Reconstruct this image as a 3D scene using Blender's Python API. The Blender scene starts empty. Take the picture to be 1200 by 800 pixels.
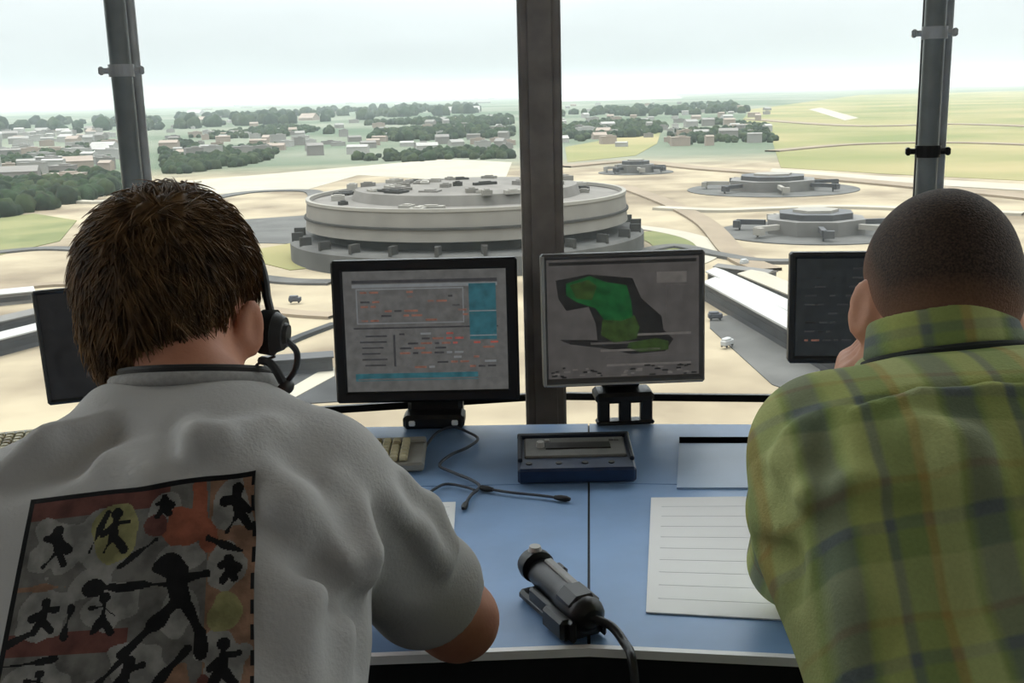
import bpy, math, random
import numpy as np
from mathutils import Vector, Matrix

SC = bpy.context.scene
COL = SC.collection
rng = np.random.default_rng(7)
random.seed(7)

BACKH = 2.45  # back wall height, tuned to dim the light on the operators' backs
EXPO = 0.56
OUTK = 0.335
SCRK = 0.4
HAZEC = (0.25, 0.28, 0.284, 1)
# ------------------------------------------------------------------ camera
W, H = 1200.0, 800.0
FOC = 1287.0
CAMZ = 1.36
PITCH = math.radians(12.74)
ROLL = math.radians(1.5)
fw = Vector((0, math.cos(PITCH), -math.sin(PITCH)))
_r = Vector((1, 0, 0))
_u = _r.cross(fw)
rt = _r * math.cos(ROLL) - _u * math.sin(ROLL)
up = _u * math.cos(ROLL) + _r * math.sin(ROLL)
CAM = Vector((0, 0, CAMZ))
cd = bpy.data.cameras.new('camera')
cam = bpy.data.objects.new('camera', cd)
COL.objects.link(cam)
m = Matrix((rt, up, -fw)).transposed().to_4x4()
m.translation = CAM
cam.matrix_world = m
cd.sensor_width = 36.0
cd.lens = 36.0 * FOC / W
cd.clip_start = 0.05
cd.clip_end = 60000
SC.camera = cam

def ray(px, py):
    return (fw + rt * ((px - 600.0) / FOC) - up * ((py - 400.0) / FOC)).normalized()
def at_y(px, py, y):
    d = ray(px, py)
    return CAM + d * (y / d.y)
def at_z(px, py, z):
    d = ray(px, py)
    return CAM + d * ((z - CAMZ) / d.z)

# ------------------------------------------------------------------ materials
K_ALB = 1.0
def lin(c):
    return tuple(K_ALB * ((v / 255.0) / 12.92 if v / 255.0 <= 0.04045 else ((v / 255.0 + 0.055) / 1.055) ** 2.4) for v in c[:3]) + (1.0,)

def nt(name):
    mt = bpy.data.materials.new(name)
    mt.use_nodes = True
    n = mt.node_tree
    b = n.nodes['Principled BSDF']
    return mt, n, b

def mat(name, col, rough=0.6, var=0.0, scale=40.0, col2=None, metal=0.0, bump=0.0, bscale=None, spec=0.5, detail=4.0):
    mt, n, b = nt(name)
    b.inputs['Roughness'].default_value = rough
    b.inputs['Metallic'].default_value = metal
    b.inputs['Specular IOR Level'].default_value = spec
    c1 = lin(col)
    b.inputs['Base Color'].default_value = c1
    if var or col2 or bump:
        tc = n.nodes.new('ShaderNodeTexCoord')
        no = n.nodes.new('ShaderNodeTexNoise')
        no.inputs['Scale'].default_value = scale
        no.inputs['Detail'].default_value = detail
        n.links.new(tc.outputs['Object'], no.inputs['Vector'])
        if var or col2:
            rp = n.nodes.new('ShaderNodeValToRGB')
            if col2:
                a, c = c1, lin(col2)
            else:
                a = tuple(x * (1 - var) for x in c1[:3]) + (1,)
                c = tuple(min(1, x * (1 + var)) for x in c1[:3]) + (1,)
            rp.color_ramp.elements[0].color = a
            rp.color_ramp.elements[1].color = c
            rp.color_ramp.elements[0].position = 0.35
            rp.color_ramp.elements[1].position = 0.65
            n.links.new(no.outputs['Fac'], rp.inputs['Fac'])
            n.links.new(rp.outputs['Color'], b.inputs['Base Color'])
        if bump:
            nb = no
            if bscale:
                nb = n.nodes.new('ShaderNodeTexNoise')
                nb.inputs['Scale'].default_value = bscale
                nb.inputs['Detail'].default_value = 3
                n.links.new(tc.outputs['Object'], nb.inputs['Vector'])
            bp = n.nodes.new('ShaderNodeBump')
            bp.inputs['Strength'].default_value = bump
            bp.inputs['Distance'].default_value = 0.002
            n.links.new(nb.outputs['Fac'], bp.inputs['Height'])
            n.links.new(bp.outputs['Normal'], b.inputs['Normal'])
    return mt

def emis(name, col, s=1.0, var=0.0, scale=60.0, base=(12, 12, 12)):
    mt, n, b = nt(name)
    b.inputs['Base Color'].default_value = lin(base)
    b.inputs['Roughness'].default_value = 0.45
    b.inputs['Emission Color'].default_value = lin(col)
    b.inputs['Emission Strength'].default_value = s
    if var:
        tc = n.nodes.new('ShaderNodeTexCoord')
        no = n.nodes.new('ShaderNodeTexNoise')
        no.inputs['Scale'].default_value = scale
        n.links.new(tc.outputs['Object'], no.inputs['Vector'])
        rp = n.nodes.new('ShaderNodeValToRGB')
        c1 = lin(col)
        rp.color_ramp.elements[0].color = tuple(x * (1 - var) for x in c1[:3]) + (1,)
        rp.color_ramp.elements[1].color = tuple(x * (1 + var) for x in c1[:3]) + (1,)
        rp.color_ramp.elements[0].position = 0.3
        rp.color_ramp.elements[1].position = 0.7
        n.links.new(no.outputs['Fac'], rp.inputs['Fac'])
        n.links.new(rp.outputs['Color'], b.inputs['Emission Color'])
    return mt

# ------------------------------------------------------------------ mesh building
class MB:
    def __init__(s):
        s.v, s.f, s.mi, s.M, s.cur = [], [], [], Matrix.Identity(4), 0
    def add(s, vs, fs):
        b = len(s.v)
        s.v.extend(tuple(s.M @ Vector(p)) for p in vs)
        for f in fs:
            s.f.append(tuple(b + i for i in f))
            s.mi.append(s.cur)
        return s
    def box(s, c, d, bev=0.0, R=None):
        x, y, z = (q / 2.0 for q in d)
        if bev <= 0:
            vs = [(i * x, j * y, k * z) for i in (-1, 1) for j in (-1, 1) for k in (-1, 1)]
            fs = [(0, 1, 3, 2), (4, 6, 7, 5), (0, 4, 5, 1), (2, 3, 7, 6), (0, 2, 6, 4), (1, 5, 7, 3)]
        else:
            b = min(bev, x * .95, y * .95, z * .95)
            vs, idx = [], {}
            for i in (-1, 1):
                for j in (-1, 1):
                    for k in (-1, 1):
                        for a in range(3):
                            p = [i * (x - b), j * (y - b), k * (z - b)]
                            p[a] = (i, j, k)[a] * (x, y, z)[a]
                            idx[(i, j, k, a)] = len(vs)
                            vs.append(tuple(p))
            fs = []
            for a in range(3):
                o = [q for q in range(3) if q != a]
                for sg in (-1, 1):
                    def key(s1, s2):
                        t = [0, 0, 0]; t[a] = sg; t[o[0]] = s1; t[o[1]] = s2
                        return idx[(t[0], t[1], t[2], a)]
                    q = [key(-1, -1), key(1, -1), key(1, 1), key(-1, 1)]
                    flip = (sg == -1) ^ (a == 1)
                    fs.append(tuple(reversed(q)) if flip else tuple(q))
            for a in range(3):       # edges along axis a
                o = [q for q in range(3) if q != a]
                for s1 in (-1, 1):
                    for s2 in (-1, 1):
                        def key(sa, ax):
                            t = [0, 0, 0]; t[a] = sa; t[o[0]] = s1; t[o[1]] = s2
                            return idx[(t[0], t[1], t[2], ax)]
                        q = [key(-1, o[0]), key(1, o[0]), key(1, o[1]), key(-1, o[1])]
                        if (s1 * s2 > 0) ^ (a == 1):
                            q.reverse()
                        fs.append(tuple(reversed(q)))
            for i in (-1, 1):
                for j in (-1, 1):
                    for k in (-1, 1):
                        q = [idx[(i, j, k, a)] for a in range(3)]
                        fs.append(tuple(q) if i * j * k > 0 else tuple(reversed(q)))
        T = Matrix.Translation(Vector(c))
        if R is not None:
            T = T @ R.to_4x4()
        s.add([T @ Vector(p) for p in vs], fs)
        return s
    def cyl(s, p0, p1, r0, r1=None, n=16, cap=True):
        r1 = r0 if r1 is None else r1
        p0, p1 = Vector(p0), Vector(p1)
        d = (p1 - p0).normalized()
        a = d.orthogonal().normalized(); b = d.cross(a)
        vs = [p0 + (a * math.cos(t) + b * math.sin(t)) * r0 for t in (2 * math.pi * i / n for i in range(n))]
        vs += [p1 + (a * math.cos(t) + b * math.sin(t)) * r1 for t in (2 * math.pi * i / n for i in range(n))]
        fs = [(i, (i + 1) % n, n + (i + 1) % n, n + i) for i in range(n)]
        if cap:
            fs += [tuple(range(n))[::-1], tuple(range(n, 2 * n))]
        return s.add(vs, fs)
    def tube(s, pts, r, n=8, closed=False):
        pts = [Vector(p) for p in pts]
        rs = r if isinstance(r, (list, tuple)) else [r] * len(pts)
        N = len(pts); vs = []; fs = []
        prev = None
        for i, p in enumerate(pts):
            a = pts[(i - 1) % N] if (closed or i > 0) else p
            c = pts[(i + 1) % N] if (closed or i < N - 1) else p
            d = (c - a).normalized()
            x = (prev - d * prev.dot(d)).normalized() if prev is not None and (prev - d * prev.dot(d)).length > 1e-6 else d.orthogonal().normalized()
            prev = x
            y = d.cross(x)
            vs += [p + (x * math.cos(t) + y * math.sin(t)) * rs[i] for t in (2 * math.pi * j / n for j in range(n))]
        for i in range(N if closed else N - 1):
            i2 = (i + 1) % N
            fs += [(i * n + j, i * n + (j + 1) % n, i2 * n + (j + 1) % n, i2 * n + j) for j in range(n)]
        if not closed:
            fs += [tuple(range(n))[::-1], tuple(range((N - 1) * n, N * n))]
        return s.add(vs, fs)
    def prism(s, poly, z0, z1):
        n = len(poly)
        ar = sum(poly[i][0] * poly[(i + 1) % n][1] - poly[(i + 1) % n][0] * poly[i][1] for i in range(n))
        if ar < 0:
            poly = poly[::-1]
        vs = [(p[0], p[1], z0) for p in poly] + [(p[0], p[1], z1) for p in poly]
        fs = [(i, (i + 1) % n, n + (i + 1) % n, n + i) for i in range(n)] + [tuple(range(n))[::-1], tuple(range(n, 2 * n))]
        return s.add(vs, fs)
    def lathe(s, prof, n=48, c=(0, 0, 0), a0=0.0, a1=2 * math.pi):
        full = abs(a1 - a0 - 2 * math.pi) < 1e-6
        k = n if full else n + 1
        vs = []
        for i in range(k):
            t = a0 + (a1 - a0) * i / n
            vs += [(c[0] + r * math.cos(t), c[1] + r * math.sin(t), c[2] + z) for r, z in prof]
        P = len(prof)
        fs = []
        for i in range(n):
            i2 = (i + 1) % k
            fs += [(i * P + j, i2 * P + j, i2 * P + j + 1, i * P + j + 1) for j in range(P - 1)]
        return s.add(vs, fs)
    def ball(s, c, r, n=10, sq=(1, 1, 1)):
        vs, fs = [], []
        for i in range(n + 1):
            th = math.pi * i / n
            for j in range(2 * n):
                ph = math.pi * j / n
                vs.append((c[0] + r * sq[0] * math.sin(th) * math.cos(ph), c[1] + r * sq[1] * math.sin(th) * math.sin(ph), c[2] + r * sq[2] * math.cos(th)))
        for i in range(n):
            for j in range(2 * n):
                j2 = (j + 1) % (2 * n)
                fs.append((i * 2 * n + j, (i + 1) * 2 * n + j, (i + 1) * 2 * n + j2, i * 2 * n + j2))
        return s.add(vs, fs)

def link(name, me, mats, parent=None, smooth=False, world=False):
    o = bpy.data.objects.new(name, me)
    COL.objects.link(o)
    for q in (mats if isinstance(mats, (list, tuple)) else [mats]):
        me.materials.append(q)
    if smooth:
        me.polygons.foreach_set('use_smooth', np.ones(len(me.polygons), dtype=bool))
    if parent is not None:
        o.parent = parent
        if world:
            bpy.context.view_layer.update()
            o.matrix_parent_inverse = parent.matrix_world.inverted()
    return o

def obj(name, mb, mats, parent=None, smooth=False, world=False):
    me = bpy.data.meshes.new(name)
    me.from_pydata(mb.v, [], mb.f)
    me.polygons.foreach_set('material_index', mb.mi)
    o = link(name, me, mats, parent, False, world)
    if smooth:
        me.polygons.foreach_set('use_smooth', np.ones(len(me.polygons), dtype=bool))
        try:
            me.set_sharp_from_angle(angle=math.radians(38))
        except Exception:
            pass
    me.update()
    return o

def npmesh(name, V, F):
    me = bpy.data.meshes.new(name)
    k = F.shape[1]
    me.vertices.add(len(V)); me.vertices.foreach_set('co', np.asarray(V, dtype=np.float32).ravel())
    me.loops.add(F.size); me.loops.foreach_set('vertex_index', F.astype(np.int32).ravel())
    me.polygons.add(len(F))
    me.polygons.foreach_set('loop_start', np.arange(0, F.size, k, dtype=np.int32))
    me.update(calc_edges=True)
    me.validate()
    return me

def tag(o, label, cat=None, group=None, kind=None):
    if label: o['label'] = label
    if cat: o['category'] = cat
    if group: o['group'] = group
    if kind: o['kind'] = kind
    return o
def thing(name, label, cat, loc=(0, 0, 0), rot=None, group=None):
    o = bpy.data.objects.new(name, None)
    COL.objects.link(o)
    M = Matrix.Translation(Vector(loc))
    if rot is not None:
        M = M @ rot.to_4x4()
    o.matrix_world = M
    o.empty_display_size = 0.05
    return tag(o, label, cat, group)
def struct(name, mb, mats, label, cat='structure', smooth=False):
    return tag(obj(name, mb, mats, smooth=smooth), label, cat, None, 'structure')
def copy_tree(o, parent=None):
    c = o.copy(); COL.objects.link(c); c.parent = parent
    for ch in list(o.children):
        copy_tree(ch, c)
    return c
def rotz(a):
    return Matrix.Rotation(a, 3, 'Z')
# ------------------------------------------------------------------ sky, sun, haze
wd = bpy.data.worlds.new('overcast sky'); SC.world = wd; wd.use_nodes = True
wn = wd.node_tree
bg = wn.nodes['Background']
tc = wn.nodes.new('ShaderNodeTexCoord')
sx = wn.nodes.new('ShaderNodeSeparateXYZ'); wn.links.new(tc.outputs['Generated'], sx.inputs[0])
rp = wn.nodes.new('ShaderNodeValToRGB')
rp.color_ramp.elements[0].position = 0.0; rp.color_ramp.elements[0].color = (0.43, 0.462, 0.468, 1)
e = rp.color_ramp.elements.new(0.10); e.color = (0.57, 0.60, 0.605, 1)
rp.color_ramp.elements[1].position = 1.0; rp.color_ramp.elements[1].color = (3.2, 3.3, 3.4, 1)
wn.links.new(sx.outputs['Z'], rp.inputs['Fac'])
no = wn.nodes.new('ShaderNodeTexNoise'); no.inputs['Scale'].default_value = 3.5; no.inputs['Detail'].default_value = 5
mp = wn.nodes.new('ShaderNodeMapping'); mp.inputs['Scale'].default_value = (1, 1, 5)
wn.links.new(tc.outputs['Generated'], mp.inputs['Vector']); wn.links.new(mp.outputs['Vector'], no.inputs['Vector'])
mr = wn.nodes.new('ShaderNodeMapRange'); mr.inputs['To Min'].default_value = 0.93; mr.inputs['To Max'].default_value = 1.07
mr.inputs['From Min'].default_value = 0.3; mr.inputs['From Max'].default_value = 0.7
wn.links.new(no.outputs['Fac'], mr.inputs['Value'])
mx = wn.nodes.new('ShaderNodeVectorMath'); mx.operation = 'SCALE'
wn.links.new(rp.outputs['Color'], mx.inputs[0]); wn.links.new(mr.outputs['Result'], mx.inputs['Scale'])
wn.links.new(mx.outputs[0], bg.inputs['Color'])
bg.inputs['Strength'].default_value = 1.0

sl = bpy.data.lights.new('sun', 'SUN'); sl.energy = 1.3; sl.angle = math.radians(12); sl.color = (1.0, 0.95, 0.87)
so = bpy.data.objects.new('sun', sl); COL.objects.link(so)
so.rotation_euler = Vector((-0.35, 0.18, 1.0)).to_track_quat('Z', 'Y').to_euler()

GZ = -85.0
hz = MB(); hz.box((0, 15060, 15), (40000, 30000, 330))
hm = bpy.data.materials.new('haze'); hm.use_nodes = True
hn = hm.node_tree; hn.nodes.remove(hn.nodes['Principled BSDF'])
vs = hn.nodes.new('ShaderNodeVolumeScatter')
vs.inputs['Color'].default_value = HAZEC; vs.inputs['Density'].default_value = 1 / 7500.0
hn.links.new(vs.outputs[0], hn.nodes['Material Output'].inputs['Volume'])
HAZE = tag(obj('horizon_haze', hz, hm), 'pale haze lying over the airfield and the distant land', 'haze', None, 'stuff')

# ------------------------------------------------------------------ ground
K_ALB = OUTK
gm, n, b = nt('airfield ground')
b.inputs['Roughness'].default_value = 0.95; b.inputs['Specular IOR Level'].default_value = 0.1
tc = n.nodes.new('ShaderNodeTexCoord')
def noise(n, tc, scale, detail=5, vec='Object'):
    no = n.nodes.new('ShaderNodeTexNoise'); no.inputs['Scale'].default_value = scale; no.inputs['Detail'].default_value = detail
    n.links.new(tc.outputs[vec], no.inputs['Vector']); return no
n1 = noise(n, tc, 0.016, 9); n2 = noise(n, tc, 0.0011, 6)
r1 = n.nodes.new('ShaderNodeValToRGB')
r1.color_ramp.elements[0].color = lin((176, 158, 134)); r1.color_ramp.elements[0].position = 0.34
r1.color_ramp.elements[1].color = lin((238, 220, 186)); r1.color_ramp.elements[1].position = 0.62
n.links.new(n1.outputs['Fac'], r1.inputs['Fac'])
r2 = n.nodes.new('ShaderNodeValToRGB')
r2.color_ramp.elements[0].color = lin((120, 140, 112)); r2.color_ramp.elements[0].position = 0.40
r2.color_ramp.elements[1].color = lin((178, 182, 160)); r2.color_ramp.elements[1].position = 0.60
n.links.new(n2.outputs['Fac'], r2.inputs['Fac'])
sp = n.nodes.new('ShaderNodeSeparateXYZ'); n.links.new(tc.outputs['Object'], sp.inputs[0])
mrr = n.nodes.new('ShaderNodeMapRange'); mrr.inputs['From Min'].default_value = 1250; mrr.inputs['From Max'].default_value = 1500
n.links.new(sp.outputs['Y'], mrr.inputs['Value'])
mix = n.nodes.new('ShaderNodeMix'); mix.data_type = 'RGBA'
n.links.new(mrr.outputs['Result'], mix.inputs['Factor'])
n.links.new(r1.outputs['Color'], mix.inputs['A']); n.links.new(r2.outputs['Color'], mix.inputs['B'])
n.links.new(mix.outputs['Result'], b.inputs['Base Color'])
g = MB(); g.prism([(-26000, -600), (26000, -600), (26000, 29000), (-26000, 29000)], GZ - 40, GZ)
struct('ground', g, gm, 'pale sandy airfield ground running out to the hazy plain', 'ground')

def patch(name, pxs, lvl, mt, label, cat='ground'):
    p = [at_z(x, y, GZ + lvl) for x, y in pxs]
    q = MB(); q.prism([(a.x, a.y) for a in p], GZ - 0.5, GZ + lvl)
    return struct(name, q, mt, label, cat)
grass_y = mat('dry grass', (160, 168, 106), 0.95, 0, 0.0028, (214, 198, 144), spec=0.1)
grass_g = mat('green grass', (148, 156, 106), 0.95, 0, 0.02, (184, 182, 128), spec=0.1)
asph = mat('apron asphalt', (128, 126, 122), 0.9, 0.18, 0.05, spec=0.2)
asph_d = mat('dark asphalt', (92, 92, 92), 0.9, 0.25, 0.08, spec=0.2)
conc = mat('bright concrete', (236, 226, 204), 0.9, 0.06, 0.03, spec=0.2)
white_r = mat('white roof sheet', (232, 230, 224), 0.7, 0.05, 0.05)
grey_r = mat('grey roof', (150, 146, 140), 0.8, 0.15, 0.06)
dark_r = mat('dark facade', (84, 84, 86), 0.6, 0.2, 0.1)
patch('ground_airfield_grass', [(880, 128), (1010, 111), (1500, 100), (1500, 232), (1210, 212), (1030, 203), (915, 196), (905, 165), (862, 150)], 0.4, grass_y, 'dry green and ochre grass airfield on the far right')
patch('ground_runway', [(948, 128), (962, 126), (1006, 138), (990, 141)], 0.8, conc, 'pale runway strip crossing the airfield grass', 'runway')
patch('ground_taxiway', [(905, 197), (1030, 206), (1220, 217), (1220, 224), (1030, 213), (900, 204)], 0.7, conc, 'pale taxiway along the near edge of the airfield grass', 'taxiway')
patch('ground_meadow', [(662, 172), (775, 152), (770, 168), (745, 182), (665, 190)], 0.4, grass_y, 'pale meadow between the woods and the round terminal', 'meadow')
patch('ground_verge', [(-60, 262), (40, 250), (90, 258), (70, 282), (-60, 312)], 0.4, grass_g, 'green and yellow verge beyond the brown-haired man', 'verge')
patch('ground_lawn', [(300, 292), (345, 284), (385, 292), (380, 312), (340, 316), (300, 306)], 0.4, grass_y, 'small yellow lawn left of the round terminal', 'lawn')
patch('ground_parking', [(832, 372), (862, 368), (960, 420), (965, 470), (905, 450), (832, 384)], 0.3, asph, 'grey parking apron beside the long white piers', 'parking area')
patch('ground_access_road', [(-40, 402), (58, 372), (62, 380), (-40, 416)], 0.5, conc, 'pale road curving past the piers at far left', 'road')
patch('ground_service_yard', [(292, 436), (392, 430), (396, 470), (296, 476)], 0.3, asph_d, 'dark service yard below the round terminal', 'yard')
patch('ground_white_road', [(300, 478), (322, 478), (392, 440), (392, 430), (372, 436)], 0.5, conc, 'white road cutting across the dark service yard', 'road')
patch('ground_far_strip', [(650, 119), (650, 114), (790, 111), (800, 115)], 1.0, white_r, 'long white strip at the foot of the horizon', 'far strip')
patch('ground_left_apron', [(300, 205), (520, 186), (600, 190), (590, 215), (420, 205), (360, 222), (240, 228), (215, 212)], 0.3, conc, 'bright apron behind the round terminal', 'apron')
patch('ground_orbital_apron', [(270, 258), (360, 252), (375, 262), (372, 286), (285, 284)], 0.3, asph, 'grey apron on the left flank of the round terminal', 'apron')

RIB = []
def ribbon(name, pxs, width, lvl, mt, label, cat='road'):
    RIB.append(1); lvl = lvl + .12 * len(RIB)
    P = [at_z(x, y, GZ) for x, y in pxs]
    Q = [P[0]] + P + [P[-1]]; pts = []
    for k in range(1, len(Q) - 2):
        a, b_, c, d = Q[k - 1:k + 3]
        for j in range(8):
            t = j / 8
            pts.append(.5 * ((2 * b_) + (c - a) * t + (2 * a - 5 * b_ + 4 * c - d) * t * t + (3 * b_ - a - 3 * c + d) * t ** 3))
    pts.append(P[-1])
    L, R_ = [], []
    for k, p in enumerate(pts):
        d = (pts[min(k + 1, len(pts) - 1)] - pts[max(k - 1, 0)]).normalized(); nn = Vector((-d.y, d.x, 0)) * width / 2
        L.append(p + nn); R_.append(p - nn)
    q = MB(); N = len(pts)
    vs = [(p.x, p.y, GZ + lvl) for p in L + R_] + [(p.x, p.y, GZ - .5) for p in L + R_]
    fs = []
    for k in range(N - 1):
        fs += [(k, N + k, N + k + 1, k + 1), (2 * N + k, 2 * N + k + 1, 3 * N + k + 1, 3 * N + k), (k, k + 1, 2 * N + k + 1, 2 * N + k), (N + k, 3 * N + k, 3 * N + k + 1, N + k + 1)]
    q.add(vs, fs)
    return struct(name, q, mt, label, cat)
tan = mat('worn taxiway', (196, 176, 150), 0.9, 0.12, 0.03, spec=0.2)
ribbon('ground_road', [(215, 240), (290, 226), (360, 224), (372, 232)], 16, .9, asph, 'grey road reaching the left flank of the round terminal')
ribbon('ground_road', [(-30, 300), (60, 292), (160, 300), (250, 318), (330, 330), (390, 332)], 12, .9, asph, 'grey road passing in front of the small yellow lawn')
ribbon('ground_road', [(-30, 345), (80, 334), (200, 346), (320, 366), (392, 372)], 9, .9, tan, 'tan road crossing the open ground left of the thick-framed monitor')
ribbon('ground_road', [(320, 412), (350, 398), (392, 382)], 3.5, 1.0, asph_d, 'thin dark road slanting up to the thick-framed monitor')
ribbon('ground_road', [(726, 218), (780, 238), (826, 262), (862, 300), (900, 318)], 14, .9, tan, 'tan taxiway curving down between the round terminal and the satellites')
ribbon('ground_road', [(740, 300), (790, 290), (840, 300), (900, 308), (1010, 306)], 9, .9, asph, 'grey road above the long piers')
ribbon('ground_road', [(660, 196), (740, 190), (820, 198), (900, 204), (1060, 218), (1240, 236)], 26, .9, tan, 'broad tan taxiway below the airfield grass')
ribbon('ground_road', [(770, 245), (840, 248), (905, 246), (1000, 244), (1200, 252)], 14, .9, conc, 'bright taxiway between the two grey satellites')
ribbon('ground_road', [(905, 178), (1000, 170), (1120, 168), (1240, 172)], 24, 1.0, tan, 'tan strip through the middle of the airfield grass')
ribbon('ground_road', [(880, 140), (1000, 148), (1120, 146), (1240, 150)], 40, 1.0, tan, 'far tan strip across the airfield grass')
ribbon('ground_road', [(-40, 250), (50, 236), (120, 238), (180, 226), (230, 214)], 12, .9, conc, 'pale road along the edge of the dark woods at the left window edge')
# ------------------------------------------------------------------ round terminal
c0 = at_z(548, 262, -70)
c0 = Vector((c0.x, c0.y, GZ))
term = thing('round_terminal', 'huge round grey airport terminal behind the middle of the window', 'terminal', c0)
t_wall = mat('terminal concrete', (176, 170, 160), 0.85, 0.08, 0.08, spec=0.2)
t_roof = mat('terminal roof', (166, 160, 152), 0.9, 0.14, 0.06, spec=0.2)
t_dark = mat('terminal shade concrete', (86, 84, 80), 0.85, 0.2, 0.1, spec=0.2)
t_lite = mat('terminal pale concrete', (206, 200, 188), 0.85, 0.06, 0.1, spec=0.2)
q = MB(); q.lathe([(80, 15.5), (90, 16.5), (89.5, 21), (89.5, 23), (88.6, 31), (86, 31)], 96); obj('drum_wall', q, t_wall, term, True)
q = MB(); q.lathe([(89.2, 31), (89.2, 32.6), (87.0, 32.6), (87.0, 31)], 96); obj('parapet', q, t_lite, term)
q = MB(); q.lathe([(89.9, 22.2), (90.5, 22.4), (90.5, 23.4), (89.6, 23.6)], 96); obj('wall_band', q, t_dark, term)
q = MB(); q.lathe([(87.5, 30.5), (64, 31.2), (64, 30.0)], 96); obj('roof_deck', q, t_roof, term)
q = MB(); q.lathe([(64, 31), (62, 36.5), (30, 38.2), (0.01, 38.4)], 64); obj('raised_roof', q, t_roof, term)
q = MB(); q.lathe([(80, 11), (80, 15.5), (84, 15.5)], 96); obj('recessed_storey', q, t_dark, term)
q = MB(); q.lathe([(80, 11), (97, 11), (99, 9.5), (99, 0)], 96); obj('base_ring', q, asph, term)
for i in range(26):
    a = 2 * math.pi * i / 26
    q = MB(); q.M = Matrix.Rotation(a, 4, 'Z')
    q.prism([(92, -1.6), (98, -0.9), (98, 0.9), (92, 1.6)], 10.5, 15.2)
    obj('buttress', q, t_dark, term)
for i in range(44):
    a = random.uniform(0, 6.28); r = random.uniform(12, 80)
    zz = 31 if r > 64 else 36.5 + (64 - r) * 0.03
    q = MB(); q.M = Matrix.Rotation(a, 4, 'Z')
    sx_, sy_, sz_ = random.uniform(3, 9), random.uniform(3, 14), random.uniform(1.2, 3.2)
    q.box((r, 0, zz + sz_ / 2 - .3), (sx_, sy_, sz_))
    q.box((r, 0, zz + sz_ - .2), (sx_ * .6, sy_ * .5, .8))
    obj('roof_unit', q, random.choice([t_lite, t_dark, t_wall, t_roof]), term)
q = MB(); q.lathe([(104, .4), (128, .4), (128, 0)], 64, a0=-1.0, a1=.5)
obj('ring_lawn', q, grass_g, term)
q = MB(); q.lathe([(128, .5), (142, .5), (142, 0)], 64, a0=-1.3, a1=.7)
obj('ring_road', q, conc, term)

# ------------------------------------------------------------------ satellites
def satellite(px, py, R, label, seed):
    rr = random.Random(seed)
    c = at_z(px, py, GZ)
    t = thing('satellite_terminal', label, 'terminal', c, rotz(rr.uniform(0, 1)), 'satellite terminals on the apron')
    q = MB(); q.lathe([(0.01, .6), (R, .6), (R, 0)], 48); obj('apron_disc', q, asph, t)
    k = R * .52
    q = MB(); q.prism([(k * math.cos(a), k * math.sin(a)) for a in (i * math.pi / 4 for i in range(8))], .5, 9); obj('hall', q, grey_r, t)
    q = MB(); q.prism([(k * .75 * math.cos(a), k * .75 * math.sin(a)) for a in (i * math.pi / 4 for i in range(8))], 9, 12.5); obj('roof_lantern', q, dark_r, t)
    q = MB(); q.prism([(k * .45 * math.cos(a), k * .45 * math.sin(a)) for a in (i * math.pi / 3 for i in range(6))], 12.5, 14); obj('roof_cap', q, t_lite, t)
    for i in range(7):
        a = i * 2 * math.pi / 7
        q = MB(); q.M = Matrix.Rotation(a, 4, 'Z')
        q.box((k + R * .14, 0, 5.5), (R * .3, 3, 3)); q.box((k + R * .28, 2.5, 4.5), (4, 6, 4.2)); q.cyl((k + R * .26, 0, 0.5), (k + R * .26, 0, 4.5), .6, n=8)
        obj('jet_bridge', q, t_lite if i % 2 else dark_r, t)
    return t
satellite(905, 222, 72, 'flat grey satellite terminal farther out, right of the round terminal', 1)
satellite(955, 272, 58, 'grey satellite terminal nearest the buzz-cut head', 2)
satellite(745, 202, 40, 'small grey satellite just behind the edge of the round terminal', 3)

# ------------------------------------------------------------------ piers and long halls
def pier(a, b_, w, h, label, roof, side, group='long piers', name='pier_building'):
    A = at_z(a[0], a[1], GZ); B = at_z(b_[0], b_[1], GZ)
    L = (B - A).length; ang = math.atan2(B.y - A.y, B.x - A.x)
    t = thing(name, label, 'building', A, rotz(ang), group)
    q = MB(); q.box((L / 2, 0, h * .45), (L, w, h * .9)); obj('hall_walls', q, side, t)
    q = MB()
    q.add([(0 - .5, -w / 2 - .8, h * .9), (L + .5, -w / 2 - .8, h * .9), (L + .5, 0, h * 1.1), (-.5, 0, h * 1.1), (-.5, w / 2 + .8, h * .9), (L + .5, w / 2 + .8, h * .9),
           (-.5, -w / 2 - .8, h * .82), (L + .5, -w / 2 - .8, h * .82), (-.5, w / 2 + .8, h * .82), (L + .5, w / 2 + .8, h * .82)],
          [(0, 1, 2, 3), (3, 2, 5, 4), (6, 7, 1, 0), (4, 5, 9, 8), (6, 0, 3, 4, 8), (7, 9, 5, 2, 1)])
    obj('roof', q, roof, t)
    k = max(3, int(L / 9))
    q = MB(); q.box((L / 2, -w / 2 - .06, h * .42), (L - 3, .2, h * .35))
    obj('window_band', q, asph_d, t)
    return t
pier((838, 352), (1010, 452), 9, 9, 'long white-roofed pier nearest the grey parking apron', white_r, dark_r)
pier((838, 336), (1010, 424), 7, 8, 'second long white pier, left of the buzz-cut man', white_r, dark_r)
pier((880, 336), (1010, 392), 11, 7, 'broad pale hall behind the two long piers', conc, grey_r)
pier((842, 322), (905, 330), 6, 5, 'small low shed at the far end of the long piers', grey_r, dark_r)
pier((-60, 430), (60, 398), 8, 7, 'white-roofed pier nearest at the left window edge', white_r, dark_r, 'left piers')
pier((-60, 408), (55, 380), 6, 7, 'grey pier behind the white-roofed pier at the left window edge', grey_r, dark_r, 'left piers')
pier((-60, 362), (40, 352), 12, 6, 'broad pale hall standing above the left piers', white_r, grey_r, 'left piers')
pier((310, 440), (390, 434), 5, 6, 'dark low service building left of the thick-framed monitor', dark_r, dark_r, 'service buildings')

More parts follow.
